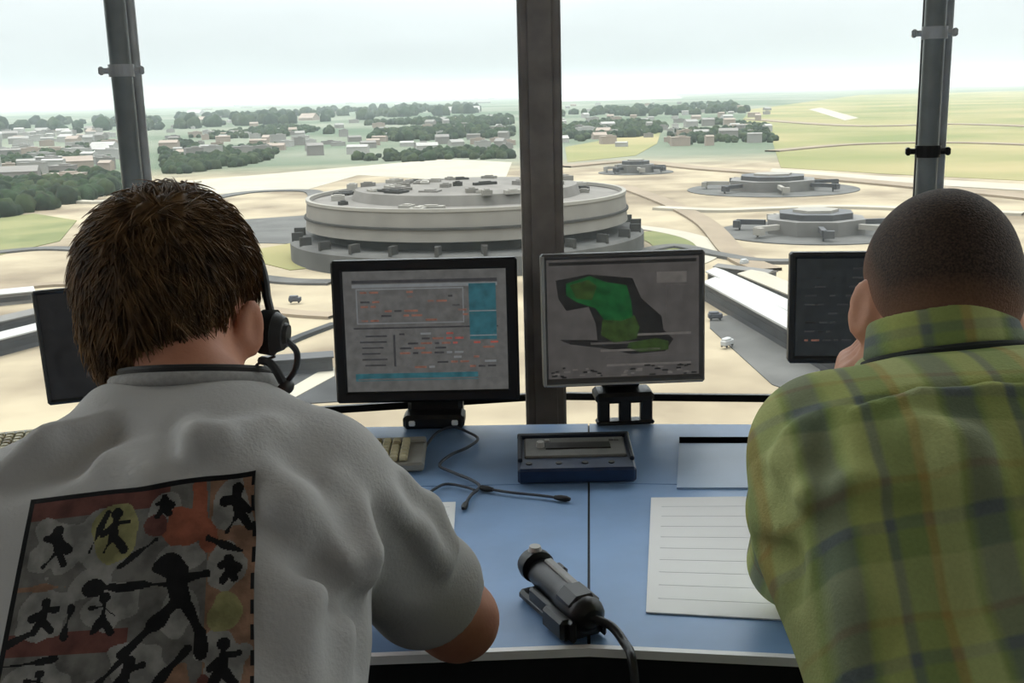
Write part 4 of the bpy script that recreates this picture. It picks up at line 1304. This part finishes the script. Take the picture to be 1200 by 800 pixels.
def patch_ell(c, r, i, n_=1.0):
    d = ((cu - c[0]) / r[0]) ** 2 + ((cv - c[1]) / r[1]) ** 2
    lab[(d + wob * 20 * n_) < 1] = i
def stroke(a, b, w, i): lab[seg_d(cu, cv, a, b) + wob * .45 < w] = i
# 1 pale grey, 2 black, 3 rust red, 4 olive yellow, 5 brown, 6 dark red
lab[(cu > .80)] = 5
lab[(cv < .10) & (cu < .62)] = 6
lab[(cv > .60) & (cv < .70) & (cu < .50)] = 6
for c, r in (((.16, .22), (.12, .13)), ((.36, .22), (.12, .14)), ((.90, .13), (.09, .12)), ((.88, .38), (.08, .10)), ((.15, .52), (.11, .12)), ((.42, .50), (.12, .10)), ((.70, .55), (.08, .10)),
             ((.60, .10), (.07, .07)), ((.32, .40), (.09, .07)), ((.88, .76), (.10, .12)), ((.55, .76), (.12, .10)), ((.16, .82), (.12, .10)), ((.38, .90), (.10, .08)), ((.70, .32), (.10, .06)), ((.66, .92), (.10, .07))):
    patch_ell(c, r, 1)
patch_ell((.40, .19), (.10, .13), 4, .5); patch_ell((.88, .56), (.07, .08), 4); patch_ell((.72, .86), (.05, .09), 5)
patch_ell((.70, .20), (.10, .08), 3); patch_ell((.76, .12), (.04, .12), 3); patch_ell((.80, .26), (.04, .06), 3); patch_ell((.58, .18), (.05, .05), 6)
patch_ell((.80, .90), (.03, .10), 6)
def figure(x, y, s, pose, w=.016):
    patch_ell((x, y - s * .50), (s * .16, s * .16), 2, 0)
    stroke((x, y - s * .4), (x + pose * .1 * s, y + s * .08), w * 1.3, 2)
    stroke((x, y - s * .25), (x - s * .34, y - s * (.1 + pose * .3)), w, 2); stroke((x, y - s * .25), (x + s * .34, y - s * (.1 - pose * .3)), w, 2)
    stroke((x + pose * .1 * s, y + s * .08), (x - s * .24, y + s * .5), w, 2); stroke((x + pose * .1 * s, y + s * .08), (x + s * .28, y + s * .48), w, 2)
figure(.15, .23, .15, .6, .014); figure(.40, .19, .16, -.5, .012); figure(.92, .15, .17, .4, .014); figure(.15, .53, .13, -.4, .016); figure(.39, .54, .15, .5, .012)
figure(.89, .39, .09, .3, .016); figure(.88, .78, .17, -.6, .015); figure(.17, .84, .12, .5, .014); figure(.52, .82, .15, -.9, .016); figure(.60, .10, .08, .3, .014)
# the large running figure
patch_ell((.66, .36), (.07, .055), 2); stroke((.36, .42), (.66, .43), .014, 2); patch_ell((.34, .42), (.05, .04), 2, 0); stroke((.66, .36), (.70, .50), .040, 2); stroke((.68, .42), (.80, .40), .018, 2)
stroke((.69, .50), (.60, .60), .026, 2); stroke((.60, .60), (.48, .72), .016, 2); stroke((.71, .50), (.78, .64), .024, 2); stroke((.78, .64), (.80, .74), .022, 2)
stroke((.80, .26), (.94, .32), .012, 2); stroke((.30, .26), (.36, .10), .012, 2); stroke((.44, .34), (.58, .24), .014, 2); stroke((.28, .98), (.60, .60), .012, 2); stroke((.0, .66), (.10, .60), .012, 2)
stroke((.22, .40), (.02, .40), .010, 5); stroke((.26, .50), (.24, .62), .014, 2); stroke((.02, .74), (.22, .72), .010, 2); stroke((.60, .88), (.74, .70), .014, 2)
edge = (cu < .022) | (cv < .022) | ((cu > .985)) | (cv > .985)
lab[edge & ((cu < .022) | (cv < .022) | (np.sin(cv * 60) > -.3))] = 2
ii = np.arange((NPX + 1) * (NPY + 1)).reshape(NPX + 1, NPY + 1)
FQ = np.stack([ii[:-1, :-1].ravel(), ii[:-1, 1:].ravel(), ii[1:, 1:].ravel(), ii[1:, :-1].ravel()], 1)
# give the print its thickness: a front skin and a back skin
back = pts - nr * .0016
nV = len(pts)
FB = FQ[:, ::-1] + nV
rim = np.concatenate([ii[:, 0], ii[-1, 1:], ii[-2::-1, -1], ii[0, -2:0:-1]]); rim2 = np.roll(rim, -1)
FR_ = np.stack([rim, rim2, rim2 + nV, rim + nV], 1)
me = npmesh('shirt_print', np.concatenate([pts, back]), np.concatenate([FQ, FB, FR_]))
me.polygons.foreach_set('material_index', np.concatenate([lab, np.zeros(len(FB) + len(FR_), dtype=np.int32)]))
pm = [mat('print ' + n_, c, .9, .34, 55, bump=.3, bscale=260, spec=.2) for n_, c in (('grey', (98, 96, 92)), ('pale grey', (126, 124, 120)), ('black', (22, 21, 22)), ('rust', (132, 78, 60)), ('olive', (132, 128, 88)), ('brown', (124, 96, 78)), ('dark red', (92, 58, 52)))]
tag(link('shirt_print', me, pm, shirt, True, True), 'dark framed print of black stick figures on grey with rust patches')

# hair
hair_m, n, b = nt('brown hair')
b.inputs['Roughness'].default_value = .5; b.inputs['Specular IOR Level'].default_value = .35
tc = n.nodes.new('ShaderNodeTexCoord'); no_ = noise(n, tc, 60, 4)
rpx = n.nodes.new('ShaderNodeValToRGB'); rpx.color_ramp.elements[0].color = lin((64, 46, 30)); rpx.color_ramp.elements[1].color = lin((136, 104, 68)); rpx.color_ramp.elements[0].position = .35; rpx.color_ramp.elements[1].position = .7
n.links.new(no_.outputs['Fac'], rpx.inputs['Fac']); n.links.new(rpx.outputs['Color'], b.inputs['Base Color'])
trn = n.nodes.new('ShaderNodeBsdfTranslucent'); trn.inputs['Color'].default_value = lin((170, 130, 78))
mxs = n.nodes.new('ShaderNodeMixShader'); mxs.inputs[0].default_value = .3
n.links.new(b.outputs[0], mxs.inputs[1]); n.links.new(trn.outputs[0], mxs.inputs[2]); n.links.new(mxs.outputs[0], n.nodes['Material Output'].inputs['Surface'])
HC = (0, -.014, .020)
fh = Field(V3(hdA.c) - .17, V3(hdA.c) + .17, .004)
fh.ell(hdA.p(*HC), [.088 * .95, .112 * .95, .099 * .95], hdA.m, .01)
fh.ell(hdA.p(0, -.048, -.046), [.060, .058, .076], hdA.m, .03)
# hairline: nape below, over the ears, forehead in front
nz = hdA.U; 
fh.plane(hdA.p(0, -.05, -.096), -(nz * 1.0 + hdA.F * .05 + hdA.R * .20), .02)
fh.plane(hdA.p(0, .014, -.046), -(nz * .62 - hdA.F * .78), .02)
fh.plane(hdA.p(0, .085, .06), -(nz * .5 - hdA.F * .86), .02)
for s_ in (-1, 1):
    fh.plane(hdA.p(s_ * .077, 0, -.022), hdA.R * s_ * (.86 if s_ < 0 else .96) - hdA.U * (.50 if s_ < 0 else .28), .02)
fh.ell(hdA.p(.094, -.008, -.028), [.034, .030, .044], hdA.m, .008, 's'); fh.ell(hdA.p(-.094, -.008, -.028), [.034, .030, .044], hdA.m, .008, 's')
hv, hf = fh.mesh(); hv = relax(hv, hf, 2)
lp = hdA.loc(hv)
hv = hv + fh.grad(hv) * (.003 * np.sin(lp[:, 0] * 260 + 5 * np.sin(lp[:, 2] * 50)) * np.cos(lp[:, 1] * 190))[:, None]
tri = hf
cen = hv[hf].mean(1)
gn = fh.grad(cen); lc = hdA.loc(cen)
keep = np.where((np.linalg.norm(lc / np.array([.09, .11, .104]), axis=1) > .86))[0]
whorl = V3(hdA.p(.01, -.085, .085))
SN = 9500
sel = rng.choice(keep, SN)
roots = cen[sel] + rng.normal(0, .002, (SN, 3)); N_ = gn[sel]
away = roots - whorl; dist = np.linalg.norm(away, axis=1, keepdims=True)
tang = away / (dist + 1e-6) + np.array([0, 0, -.9]) * np.clip(dist / .12, 0, 1) + np.array(list(hdA.F)) * .25
swirl = np.cross(N_, tang) * rng.normal(.15, .35, (SN, 1))
lcr = hdA.loc(roots)
tuft = np.stack([np.sin(lcr[:, 0] * 70 + lcr[:, 2] * 30), np.sin(lcr[:, 1] * 60 + 1.7), np.sin(lcr[:, 2] * 64 + lcr[:, 0] * 40)], 1) * .45
tang = tang + swirl + tuft + rng.normal(0, .22, (SN, 3))
tang -= N_ * (tang * N_).sum(1, keepdims=True); tang /= np.linalg.norm(tang, axis=1, keepdims=True) + 1e-6
Ls = rng.uniform(.018, .036, (SN, 1)); lift = rng.uniform(.03, .26, (SN, 1))
tip = hdA.loc(roots + tang * Ls * .8)
ok_ = np.ones(SN, dtype=bool)
for s_ in (-1, 1):
    for q_ in (lcr, tip):
        ok_ &= ((q_[:, 0] - s_ * .090) / .036) ** 2 + ((q_[:, 1] + .010) / .026) ** 2 + ((q_[:, 2] + .026) / .042) ** 2 > 1
roots, N_, tang, Ls, lift = roots[ok_], N_[ok_], tang[ok_], Ls[ok_], lift[ok_]; SN = int(ok_.sum())
segs = 4
prof = [1.0, .95, .8, .5, .1]
VS, FS = [], []
side = np.cross(N_, tang); side /= np.linalg.norm(side, axis=1, keepdims=True) + 1e-6
rad = rng.uniform(.0007, .0013, (SN, 1))
grav = np.array([0, 0, -1.0])
rings = []
for k in range(segs + 1):
    t = k / segs
    c = roots - N_ * .002 + tang * Ls * t + N_ * (lift * Ls * (t - .55 * t * t)) + grav * Ls * .12 * t * t
    over = fh.samp(c) - (.0035 + .006 * t)
    c = c - fh.grad(c) * np.maximum(over, 0)[:, None] * .9
    for a in (0, 2.094, 4.189):
        rings.append(c + (side * math.cos(a) + N_ * math.sin(a)) * rad * prof[k])
R_ = np.stack(rings, 1).reshape(SN, segs + 1, 3, 3)
VSt = R_.reshape(-1, 3)
bi = np.arange(SN)[:, None] * (segs + 1) * 3
FS = []
for k in range(segs):
    for a in range(3):
        a2 = (a + 1) % 3
        FS.append(np.stack([bi[:, 0] + k * 3 + a, bi[:, 0] + k * 3 + a2, bi[:, 0] + (k + 1) * 3 + a2, bi[:, 0] + (k + 1) * 3 + a], 1))
FSt = np.concatenate(FS)
me = npmesh('hair', np.concatenate([hv, VSt]), np.concatenate([hf, FSt + len(hv)]))
link('hair', me, hair_m, manA, True, True)

# headset
hs_t = thing('headset', 'black headset worn over the ear of the brown-haired man', 'headset', hdA.c)
ec = hdA.p(.098, .036, -.026)
q = MB(); q.cyl(ec - hdA.R * .010, ec + hdA.R * .004, .023, .024, 24); obj('ear_cushion', q, mat('foam cushion', (24, 24, 24), .9, .2, 200), hs_t, True, True)
q = MB(); q.cyl(ec + hdA.R * .004, ec + hdA.R * .014, .022, .017, 24); q.cyl(ec + hdA.R * .014, ec + hdA.R * .018, .012, .010, 16); obj('ear_cup', q, black_m, hs_t, True, True)
arc = []
for i in range(25):
    a = math.pi * (.06 + .88 * i / 24)
    arc.append(hdA.p(.091 * math.cos(a), .034, -.008 + .112 * math.sin(a)))
q = MB(); q.tube([ec + hdA.R * .004] + arc, .0045, 8); obj('headband', q, black_m, hs_t, True, True)
q = MB(); b0 = ec + hdA.R * .016 - hdA.U * .006
q.tube(smooth_pts([b0, b0 + hdA.F * .022 + hdA.R * .006 - hdA.U * .012, b0 + hdA.F * .030 + hdA.R * .004 - hdA.U * .030, b0 + hdA.F * .034 - hdA.R * .006 - hdA.U * .046]), .0035, 8); obj('boom', q, black_m, hs_t, True, True)
mc = b0 + hdA.F * .036 - hdA.R * .008 - hdA.U * .050
q = MB(); q.ball(mc, .011, 8, (1, 1, .9)); obj('microphone', q, black_m, hs_t, True, True)
q = MB(); q.tube(smooth_pts([ec + hdA.R * .006 - hdA.U * .024, at_y(299, 430, ec.y - .002), at_y(298, 460, ec.y - .03), at_y(297, 490, ec.y - .07), at_y(305, 540, ec.y - .10) + Vector((0, .06, -.05))]), .0016, 6); obj('cable', q, black_m, hs_t, True, True)

# =================================================================== the man in the plaid shirt
HB = at_y(1100, 347, 1.15)
hdB = Head(HB, math.radians(5), math.radians(28), math.radians(4), .95)
C7b = at_y(1130, 412, 1.045)
SLb = at_y(966, 524, 1.00); SRb = at_y(1300, 500, .98)
ELb = at_y(930, 690, 1.205); ELb.z = max(ELb.z, DZ + .062)
WRb = hdB.p(-.088, .050, -.070) + Vector((-.012, .012, -.082))
ERb = Vector((.70, 1.16, DZ + .080)); WRr = Vector((.53, 1.36, DZ + .066))
PELb = Vector((.445, .70, .58)); MIDb = Vector((.445, .775, .82)); CHEb = (SRb + SLb) / 2 + Vector((0, -.05, -.05))
LATb = (SRb - SLb).normalized()
kneesB = [Vector((.28, 1.06, .525)), Vector((.56, 1.06, .525))]; anklesB = [Vector((.26, 1.08, .085)), Vector((.58, 1.08, .085))]
manB = thing('person', 'person with buzz-cut hair in a green plaid shirt, back turned, hand held to the chin', 'person', (PELb.x, PELb.y, 0))
fb = Field((.10, .50, .0), (.92, 1.56, 1.36), .0045)
add_head(fb, hdB, 1.25)
fb.cone(hdB.p(0, -.035, -.055), C7b + Vector((0, .06, -.03)), .055, .056, .03); fb.cone(hdB.p(0, -.0, -.075), C7b + Vector((0, .09, -.07)), .048, .056, .03)
fb.cone(PELb, MIDb, .10, .10, .05, 'u', .07, .06, LATb); fb.cone(MIDb, CHEb, .10, .105, .05, 'u', .06, .08, LATb)
fb.cone(CHEb, C7b + Vector((0, .06, -.07)), .092, .055, .04, 'u', .06, .03, LATb); fb.cone(SLb, SRb, .052, .052, .05)
for S_, E_, W_ in ((SLb, ELb, WRb), (SRb, ERb, WRr)):
    fb.cone(S_, E_, .050, .041, .03); fb.cone(E_, E_.lerp(W_, .3), .040, .043, .02); fb.cone(E_.lerp(W_, .3), W_, .043, .028, .02)
hd_d = (hdB.p(-.02, .10, -.085) - WRb).normalized()
add_hand(fb, WRb, hdB.p(-.088, .050, -.070) - WRb, -hdB.R * .9 + hdB.F * .2, 1, .9)
add_hand(fb, WRr, (WRr - ERb).normalized() + Vector((-.1, .1, .0)), (.05, 0, 1), -1, .16)
add_legs(fb, PELb + Vector((0, .02, -.02)), Vector((1, 0, 0)), kneesB, anklesB)
fobj('body', fb, skin_b, manB, 2); eyes(hdB, manB)
ft = Field((.10, .50, .02), (.78, 1.34, .80), .0065)
ft.cone(PELb, MIDb, .118, .112, .05, 'u', .075, .065, LATb); add_legs(ft, PELb + Vector((0, .02, -.02)), Vector((1, 0, 0)), kneesB, anklesB, .016, False)
ft.plane((0, 0, .06), (0, 0, -1)); ft.plane((0, 0, .74), (0, 0, 1))
fobj('trousers', ft, jean_b, manB); shoes(anklesB, manB)

SEb = ELb.lerp(WRb, .72); SEr = ERb.lerp(WRr, .80)
sleevesB = [[(SLb, .066), (SLb.lerp(ELb, .5), .060), (ELb, .050), (ELb.lerp(WRb, .35), .050), (SEb, .046)], [(SRb, .072), (SRb.lerp(ERb, .5), .066), (ERb, .056), (ERb.lerp(WRr, .35), .056), (SEr, .046)]]
fs = shirt_field((.08, .48, .54), (.94, 1.44, 1.22), .0042, PELb, MIDb, CHEb, C7b, SLb, SRb, LATb, sleevesB, (.120, .116, .122), (.078, .070, .085), (.055, -.064, .066, .030))
for E_, W_, e_ in ((ELb, WRb, SEb), (ERb, WRr, SEr)):
    pass
fs.plane((0, 0, .60), (0, 0, -1))
ndb = Vector((-.06, .36, .92)).normalized()
fs.plane(C7b + Vector((0, .06, -.004)), ndb, .012, C7b + Vector((-.17, -.12, -.14)), C7b + Vector((.17, .2, .16)))
fold(fs, [(1006, 472), (1080, 456), (1160, 450), (1230, 446)], .0045, .010, 's', .002)      # yoke seam
fold(fs, [(1006, 482), (1080, 466), (1160, 460), (1230, 456)], .006, .012, 'u', -.003)
fold(fs, [(918, 604), (960, 590), (1010, 578), (1060, 578)], .012, .026, 'u', -.004); fold(fs, [(920, 618), (966, 604), (1014, 592), (1070, 592)], .010, .024, 's', .007)
fold(fs, [(912, 540), (936, 516), (962, 492)], .010, .024, 'u', -.003); fold(fs, [(908, 526), (930, 502), (952, 484)], .009, .022, 's', .007)
fold(fs, [(930, 640), (924, 668), (930, 700)], .010, .018, 's', .004)
fold(fs, [(966, 490), (968, 530), (958, 566)], .007, .02, 's', .005); fold(fs, [(1080, 500), (1130, 530), (1150, 560)], .010, .03, 'u', -.004)
fold(fs, [(890, 560), (905, 590), (925, 606)], .009, .022, 's', .006); fold(fs, [(886, 640), (906, 652), (926, 650)], .008, .02, 's', .006)
fold(fs, [(1000, 640), (1010, 700), (1004, 780)], .012, .035, 'u', -.006); fold(fs, [(1120, 620), (1136, 700), (1130, 790)], .012, .035, 's', .010)
pl, n, b = nt('green plaid cotton')
b.inputs['Roughness'].default_value = .9; b.inputs['Specular IOR Level'].default_value = .2
at_ = n.nodes.new('ShaderNodeAttribute'); at_.attribute_name = 'weave'
sp = n.nodes.new('ShaderNodeSeparateXYZ'); n.links.new(at_.outputs['Vector'], sp.inputs[0])
def stripes(sock, period, phase, stops):
    m1 = n.nodes.new('ShaderNodeMath'); m1.operation = 'MULTIPLY_ADD'; m1.inputs[1].default_value = 1 / period; m1.inputs[2].default_value = phase
    n.links.new(sock, m1.inputs[0])
    m2 = n.nodes.new('ShaderNodeMath'); m2.operation = 'FRACT'; n.links.new(m1.outputs[0], m2.inputs[0])
    r = n.nodes.new('ShaderNodeValToRGB'); cr = r.color_ramp
    cr.elements[0].position = 0; cr.elements[0].color = lin(stops[0][1]); cr.elements[1].position = 1; cr.elements[1].color = lin(stops[0][1])
    for p_, c_ in stops[1:]:
        e_ = cr.elements.new(p_); e_.color = lin(c_)
    n.links.new(m2.outputs[0], r.inputs['Fac'])
    return r
G1, G2, SL_, OC, YG = (162, 168, 100), (128, 144, 86), (98, 106, 104), (166, 146, 86), (178, 184, 124)
rv = stripes(sp.outputs['X'], .118, .10, [(0, G1), (.08, G1), (.11, SL_), (.15, SL_), (.18, G2), (.34, G2), (.37, OC), (.41, OC), (.44, YG), (.60, YG), (.64, G2), (.70, SL_), (.86, SL_), (.90, G2), (.96, G1)])
rh = stripes(sp.outputs['Y'], .105, .35, [(0, YG), (.20, YG), (.23, G2), (.42, G2), (.45, SL_), (.52, SL_), (.55, G1), (.74, G1), (.77, OC), (.80, OC), (.83, YG), (.95, YG)])
mx1 = n.nodes.new('ShaderNodeMix'); mx1.data_type = 'RGBA'; mx1.inputs['Factor'].default_value = .36
n.links.new(rv.outputs['Color'], mx1.inputs['A']); n.links.new(rh.outputs['Color'], mx1.inputs['B'])
tc = n.nodes.new('ShaderNodeTexCoord'); nn_ = noise(n, tc, 320, 2)
mrn = n.nodes.new('ShaderNodeMapRange'); mrn.inputs['To Min'].default_value = .86; mrn.inputs['To Max'].default_value = 1.12; n.links.new(nn_.outputs['Fac'], mrn.inputs['Value'])
vm_ = n.nodes.new('ShaderNodeVectorMath'); vm_.operation = 'SCALE'; n.links.new(mx1.outputs['Result'], vm_.inputs[0]); n.links.new(mrn.outputs['Result'], vm_.inputs['Scale'])
n.links.new(vm_.outputs[0], b.inputs['Base Color'])
bp = n.nodes.new('ShaderNodeBump'); bp.inputs['Strength'].default_value = .35; bp.inputs['Distance'].default_value = .002; n.links.new(nn_.outputs['Fac'], bp.inputs['Height']); n.links.new(bp.outputs['Normal'], b.inputs['Normal'])
Vv, F = fs.mesh(); Vv = relax(Vv, F, 3)
def axis_uv(P, pts, ref):
    best = np.full(len(P), 9.); U_ = np.zeros(len(P)); S_ = np.zeros(len(P)); acc = 0
    for a, b_ in zip(pts[:-1], pts[1:]):
        a, b_ = V3(a), V3(b_); d = b_ - a; L = np.linalg.norm(d); d /= L
        t = np.clip((P - a) @ d, 0, L); q = P - a - t[:, None] * d; r = np.linalg.norm(q, axis=1)
        w = ref - d * np.dot(ref, d); w /= np.linalg.norm(w); v = np.cross(d, w)
        ang = np.arctan2(q @ v, q @ w)
        u = r < best
        best[u] = r[u]; U_[u] = (ang * .062)[u]; S_[u] = (acc + t)[u]; acc += L
    return best, U_, S_
wv = np.zeros((len(Vv), 3), dtype=np.float32)
lat_ = V3(LATb)
spine = [PELb, MIDb, CHEb, C7b]
_, _, sv = axis_uv(Vv, spine, lat_)
xl = (Vv - V3(CHEb)) @ lat_
wv[:, 0] = xl; wv[:, 1] = sv
for pts_, s_ in ((sleevesB[0], -1), (sleevesB[1], 1)):
    r, u, v = axis_uv(Vv, [p for p, _ in pts_], np.array([0, -1.0, .2]))
    S_, E_ = V3(pts_[0][0]), V3(pts_[1][0])
    onarm = (r < .092) & (((Vv - S_) @ lat_) * s_ > -.035 + np.maximum(0, (S_[2] - Vv[:, 2])) * -.55) & (v > .015)
    wv[onarm, 0] = u[onarm]; wv[onarm, 1] = v[onarm]
me = npmesh('plaid_shirt', Vv, F)
at2 = me.attributes.new('weave', 'FLOAT_VECTOR', 'POINT'); at2.data.foreach_set('vector', wv.ravel())
shirtB = link('plaid_shirt', me, pl, manB, True, True)
# cuffs
for E_, W_, e_ in ((ELb, WRb, SEb), (ERb, WRr, SEr)):
    d = (W_ - E_).normalized(); q = MB(); Q_ = d.to_track_quat('Z', 'Y').to_matrix().to_4x4(); Q_.translation = e_
    q.M = Q_; q.lathe([(.0485, -.012), (.050, .0), (.0495, .048), (.047, .052), (.044, .052), (.042, .0), (.042, -.012), (.0485, -.012)], 28)
    me = bpy.data.meshes.new('cuff'); me.from_pydata(q.v, [], q.f)
    w_ = np.zeros((len(q.v), 3), dtype=np.float32); P_ = np.array(q.v) - V3(e_); w_[:, 0] = P_ @ lat_; w_[:, 1] = P_ @ V3(d)
    me.attributes.new('weave', 'FLOAT_VECTOR', 'POINT').data.foreach_set('vector', w_.ravel())
    link('cuff', me, pl, shirtB, True, True)
# folded collar
nb_c = C7b + Vector((0, .052, -.010))
fc = Field(V3(nb_c) - .15, V3(nb_c) + .15, .0035)
fc.cone(nb_c - ndb * .012, nb_c + ndb * .040, .082, .070, .004, 'u')
fc.cone(nb_c - ndb * .05, nb_c + ndb * .09, .072, .054, .004, 's')
fc.plane(nb_c - ndb * .006, -ndb, .004); fc.plane(nb_c + ndb * .036, ndb, .004)
v_, f_ = fc.mesh(); v_ = relax(v_, f_, 2)
me = npmesh('collar', v_, f_); w_ = np.zeros((len(v_), 3), dtype=np.float32)
w_[:, 0] = ((v_ - V3(nb_c)) @ lat_) * .8 + .03; w_[:, 1] = (v_ - V3(nb_c)) @ V3(ndb)
me.attributes.new('weave', 'FLOAT_VECTOR', 'POINT').data.foreach_set('vector', w_.ravel())
link('collar', me, pl, shirtB, True, True)
q = MB(); q.tube(neck_ring(nb_c - ndb * .008, ndb, .080, .080, LATb, 48), .0042, 8, True); tag(obj('collar_gap_shade', q, mat('collar gap dark', (38, 42, 40), .9), shirtB, True, True), 'dark ring standing in for the shaded gap under the collar')  # dark tube stands in for shade in the gap under the collar

# buzz-cut hair
bz, n, b = nt('buzz cut hair')
b.inputs['Roughness'].default_value = .75; b.inputs['Specular IOR Level'].default_value = .2
tc = n.nodes.new('ShaderNodeTexCoord'); no_ = noise(n, tc, 420, 3)
rpx = n.nodes.new('ShaderNodeValToRGB'); rpx.color_ramp.elements[0].color = lin((42, 34, 29)); rpx.color_ramp.elements[1].color = lin((78, 62, 52)); rpx.color_ramp.elements[0].position = .35; rpx.color_ramp.elements[1].position = .68
n.links.new(no_.outputs['Fac'], rpx.inputs['Fac'])
at_ = n.nodes.new('ShaderNodeAttribute'); at_.attribute_name = 'fade'
mxx = n.nodes.new('ShaderNodeMix'); mxx.data_type = 'RGBA'; n.links.new(at_.outputs['Fac'], mxx.inputs['Factor'])
mxx.inputs['A'].default_value = lin((150, 108, 84)); n.links.new(rpx.outputs['Color'], mxx.inputs['B'])
n.links.new(mxx.outputs['Result'], b.inputs['Base Color'])
bp = n.nodes.new('ShaderNodeBump'); bp.inputs['Strength'].default_value = .6; bp.inputs['Distance'].default_value = .002; n.links.new(no_.outputs['Fac'], bp.inputs['Height']); n.links.new(bp.outputs['Normal'], b.inputs['Normal'])
fh = Field(V3(hdB.c) - .16, V3(hdB.c) + .16, .0038)
fh.ell(hdB.p(0, -.008, .022), [.0785, .0995, .0905], hdB.m, .01); fh.ell(hdB.p(0, -.045, -.02), [.0645, .0575, .0645], hdB.m, .03)
fh.plane(hdB.p(0, -.05, -.072), -(hdB.U * 1.0 + hdB.F * .05), .02); fh.plane(hdB.p(0, .004, -.020), -(hdB.U * .60 - hdB.F * .80), .03); fh.plane(hdB.p(0, .085, .055), -(hdB.U * .5 - hdB.F * .86), .02)
v_, f_ = fh.mesh(); v_ = relax(v_, f_, 2)
l_ = hdB.loc(v_)
hl = np.minimum(l_[:, 2] + .078, (l_[:, 2] + .026) * .60 - (l_[:, 1] - .004) * .80)
fade = np.clip(hl / .070, 0, 1) ** .9
me = npmesh('hair', v_, f_)
me.attributes.new('fade', 'FLOAT', 'POINT').data.foreach_set('value', fade.astype(np.float32))
link('hair', me, bz, manB, True, True)

# ------------------------------------------------------------------ the two swivel stools they sit on
fab = mat('black seat fabric', (28, 28, 31), .9, .2, 160); chm = mat('steel', (150, 150, 152), .3, .05, 30, metal=.8)
def stool(x, y, label):
    t = thing('swivel_stool', label, 'stool', (x, y, 0))
    q = MB(); q.cyl((0, 0, .37), (0, 0, .395), .20, .215, 40); q.cyl((0, 0, .395), (0, 0, .418), .215, .20, 40); obj('seat', q, fab, t, True)
    q = MB(); q.cyl((0, 0, .08), (0, 0, .37), .025, n=20); q.cyl((0, 0, .08), (0, 0, .24), .035, n=20); obj('column', q, chm, t, True)
    for i in range(5):
        a = i * 2 * math.pi / 5 + .3
        q = MB(); q.M = Matrix.Rotation(a, 4, 'Z'); q.box((.13, 0, .075), (.22, .035, .03), .006); l_ = obj('leg', q, black_m, t)
        w = MB(); w.M = Matrix.Rotation(a, 4, 'Z'); w.cyl((.225, -.018, .028), (.225, .018, .028), .027, n=16); w.cyl((.225, 0, .04), (.225, 0, .07), .007, n=8); obj('castor', w, black_m, l_)
stool(PEL.x, PEL.y + .02, 'black swivel stool under the person in the white T-shirt')
stool(PELb.x, PELb.y + .02, 'black swivel stool under the person in the plaid shirt')
# ------------------------------------------------------------------ render look
vs_ = SC.view_settings
vs_.view_transform = 'Standard'; vs_.look = 'None'; vs_.gamma = 1.0; vs_.use_curve_mapping = False; vs_.exposure = EXPO
SC.cycles.use_denoising = True
SC.cycles.max_bounces = 8; SC.cycles.transparent_max_bounces = 16; SC.cycles.volume_bounces = 1; SC.cycles.diffuse_bounces = 4
SC.cycles.caustics_reflective = False; SC.cycles.caustics_refractive = False
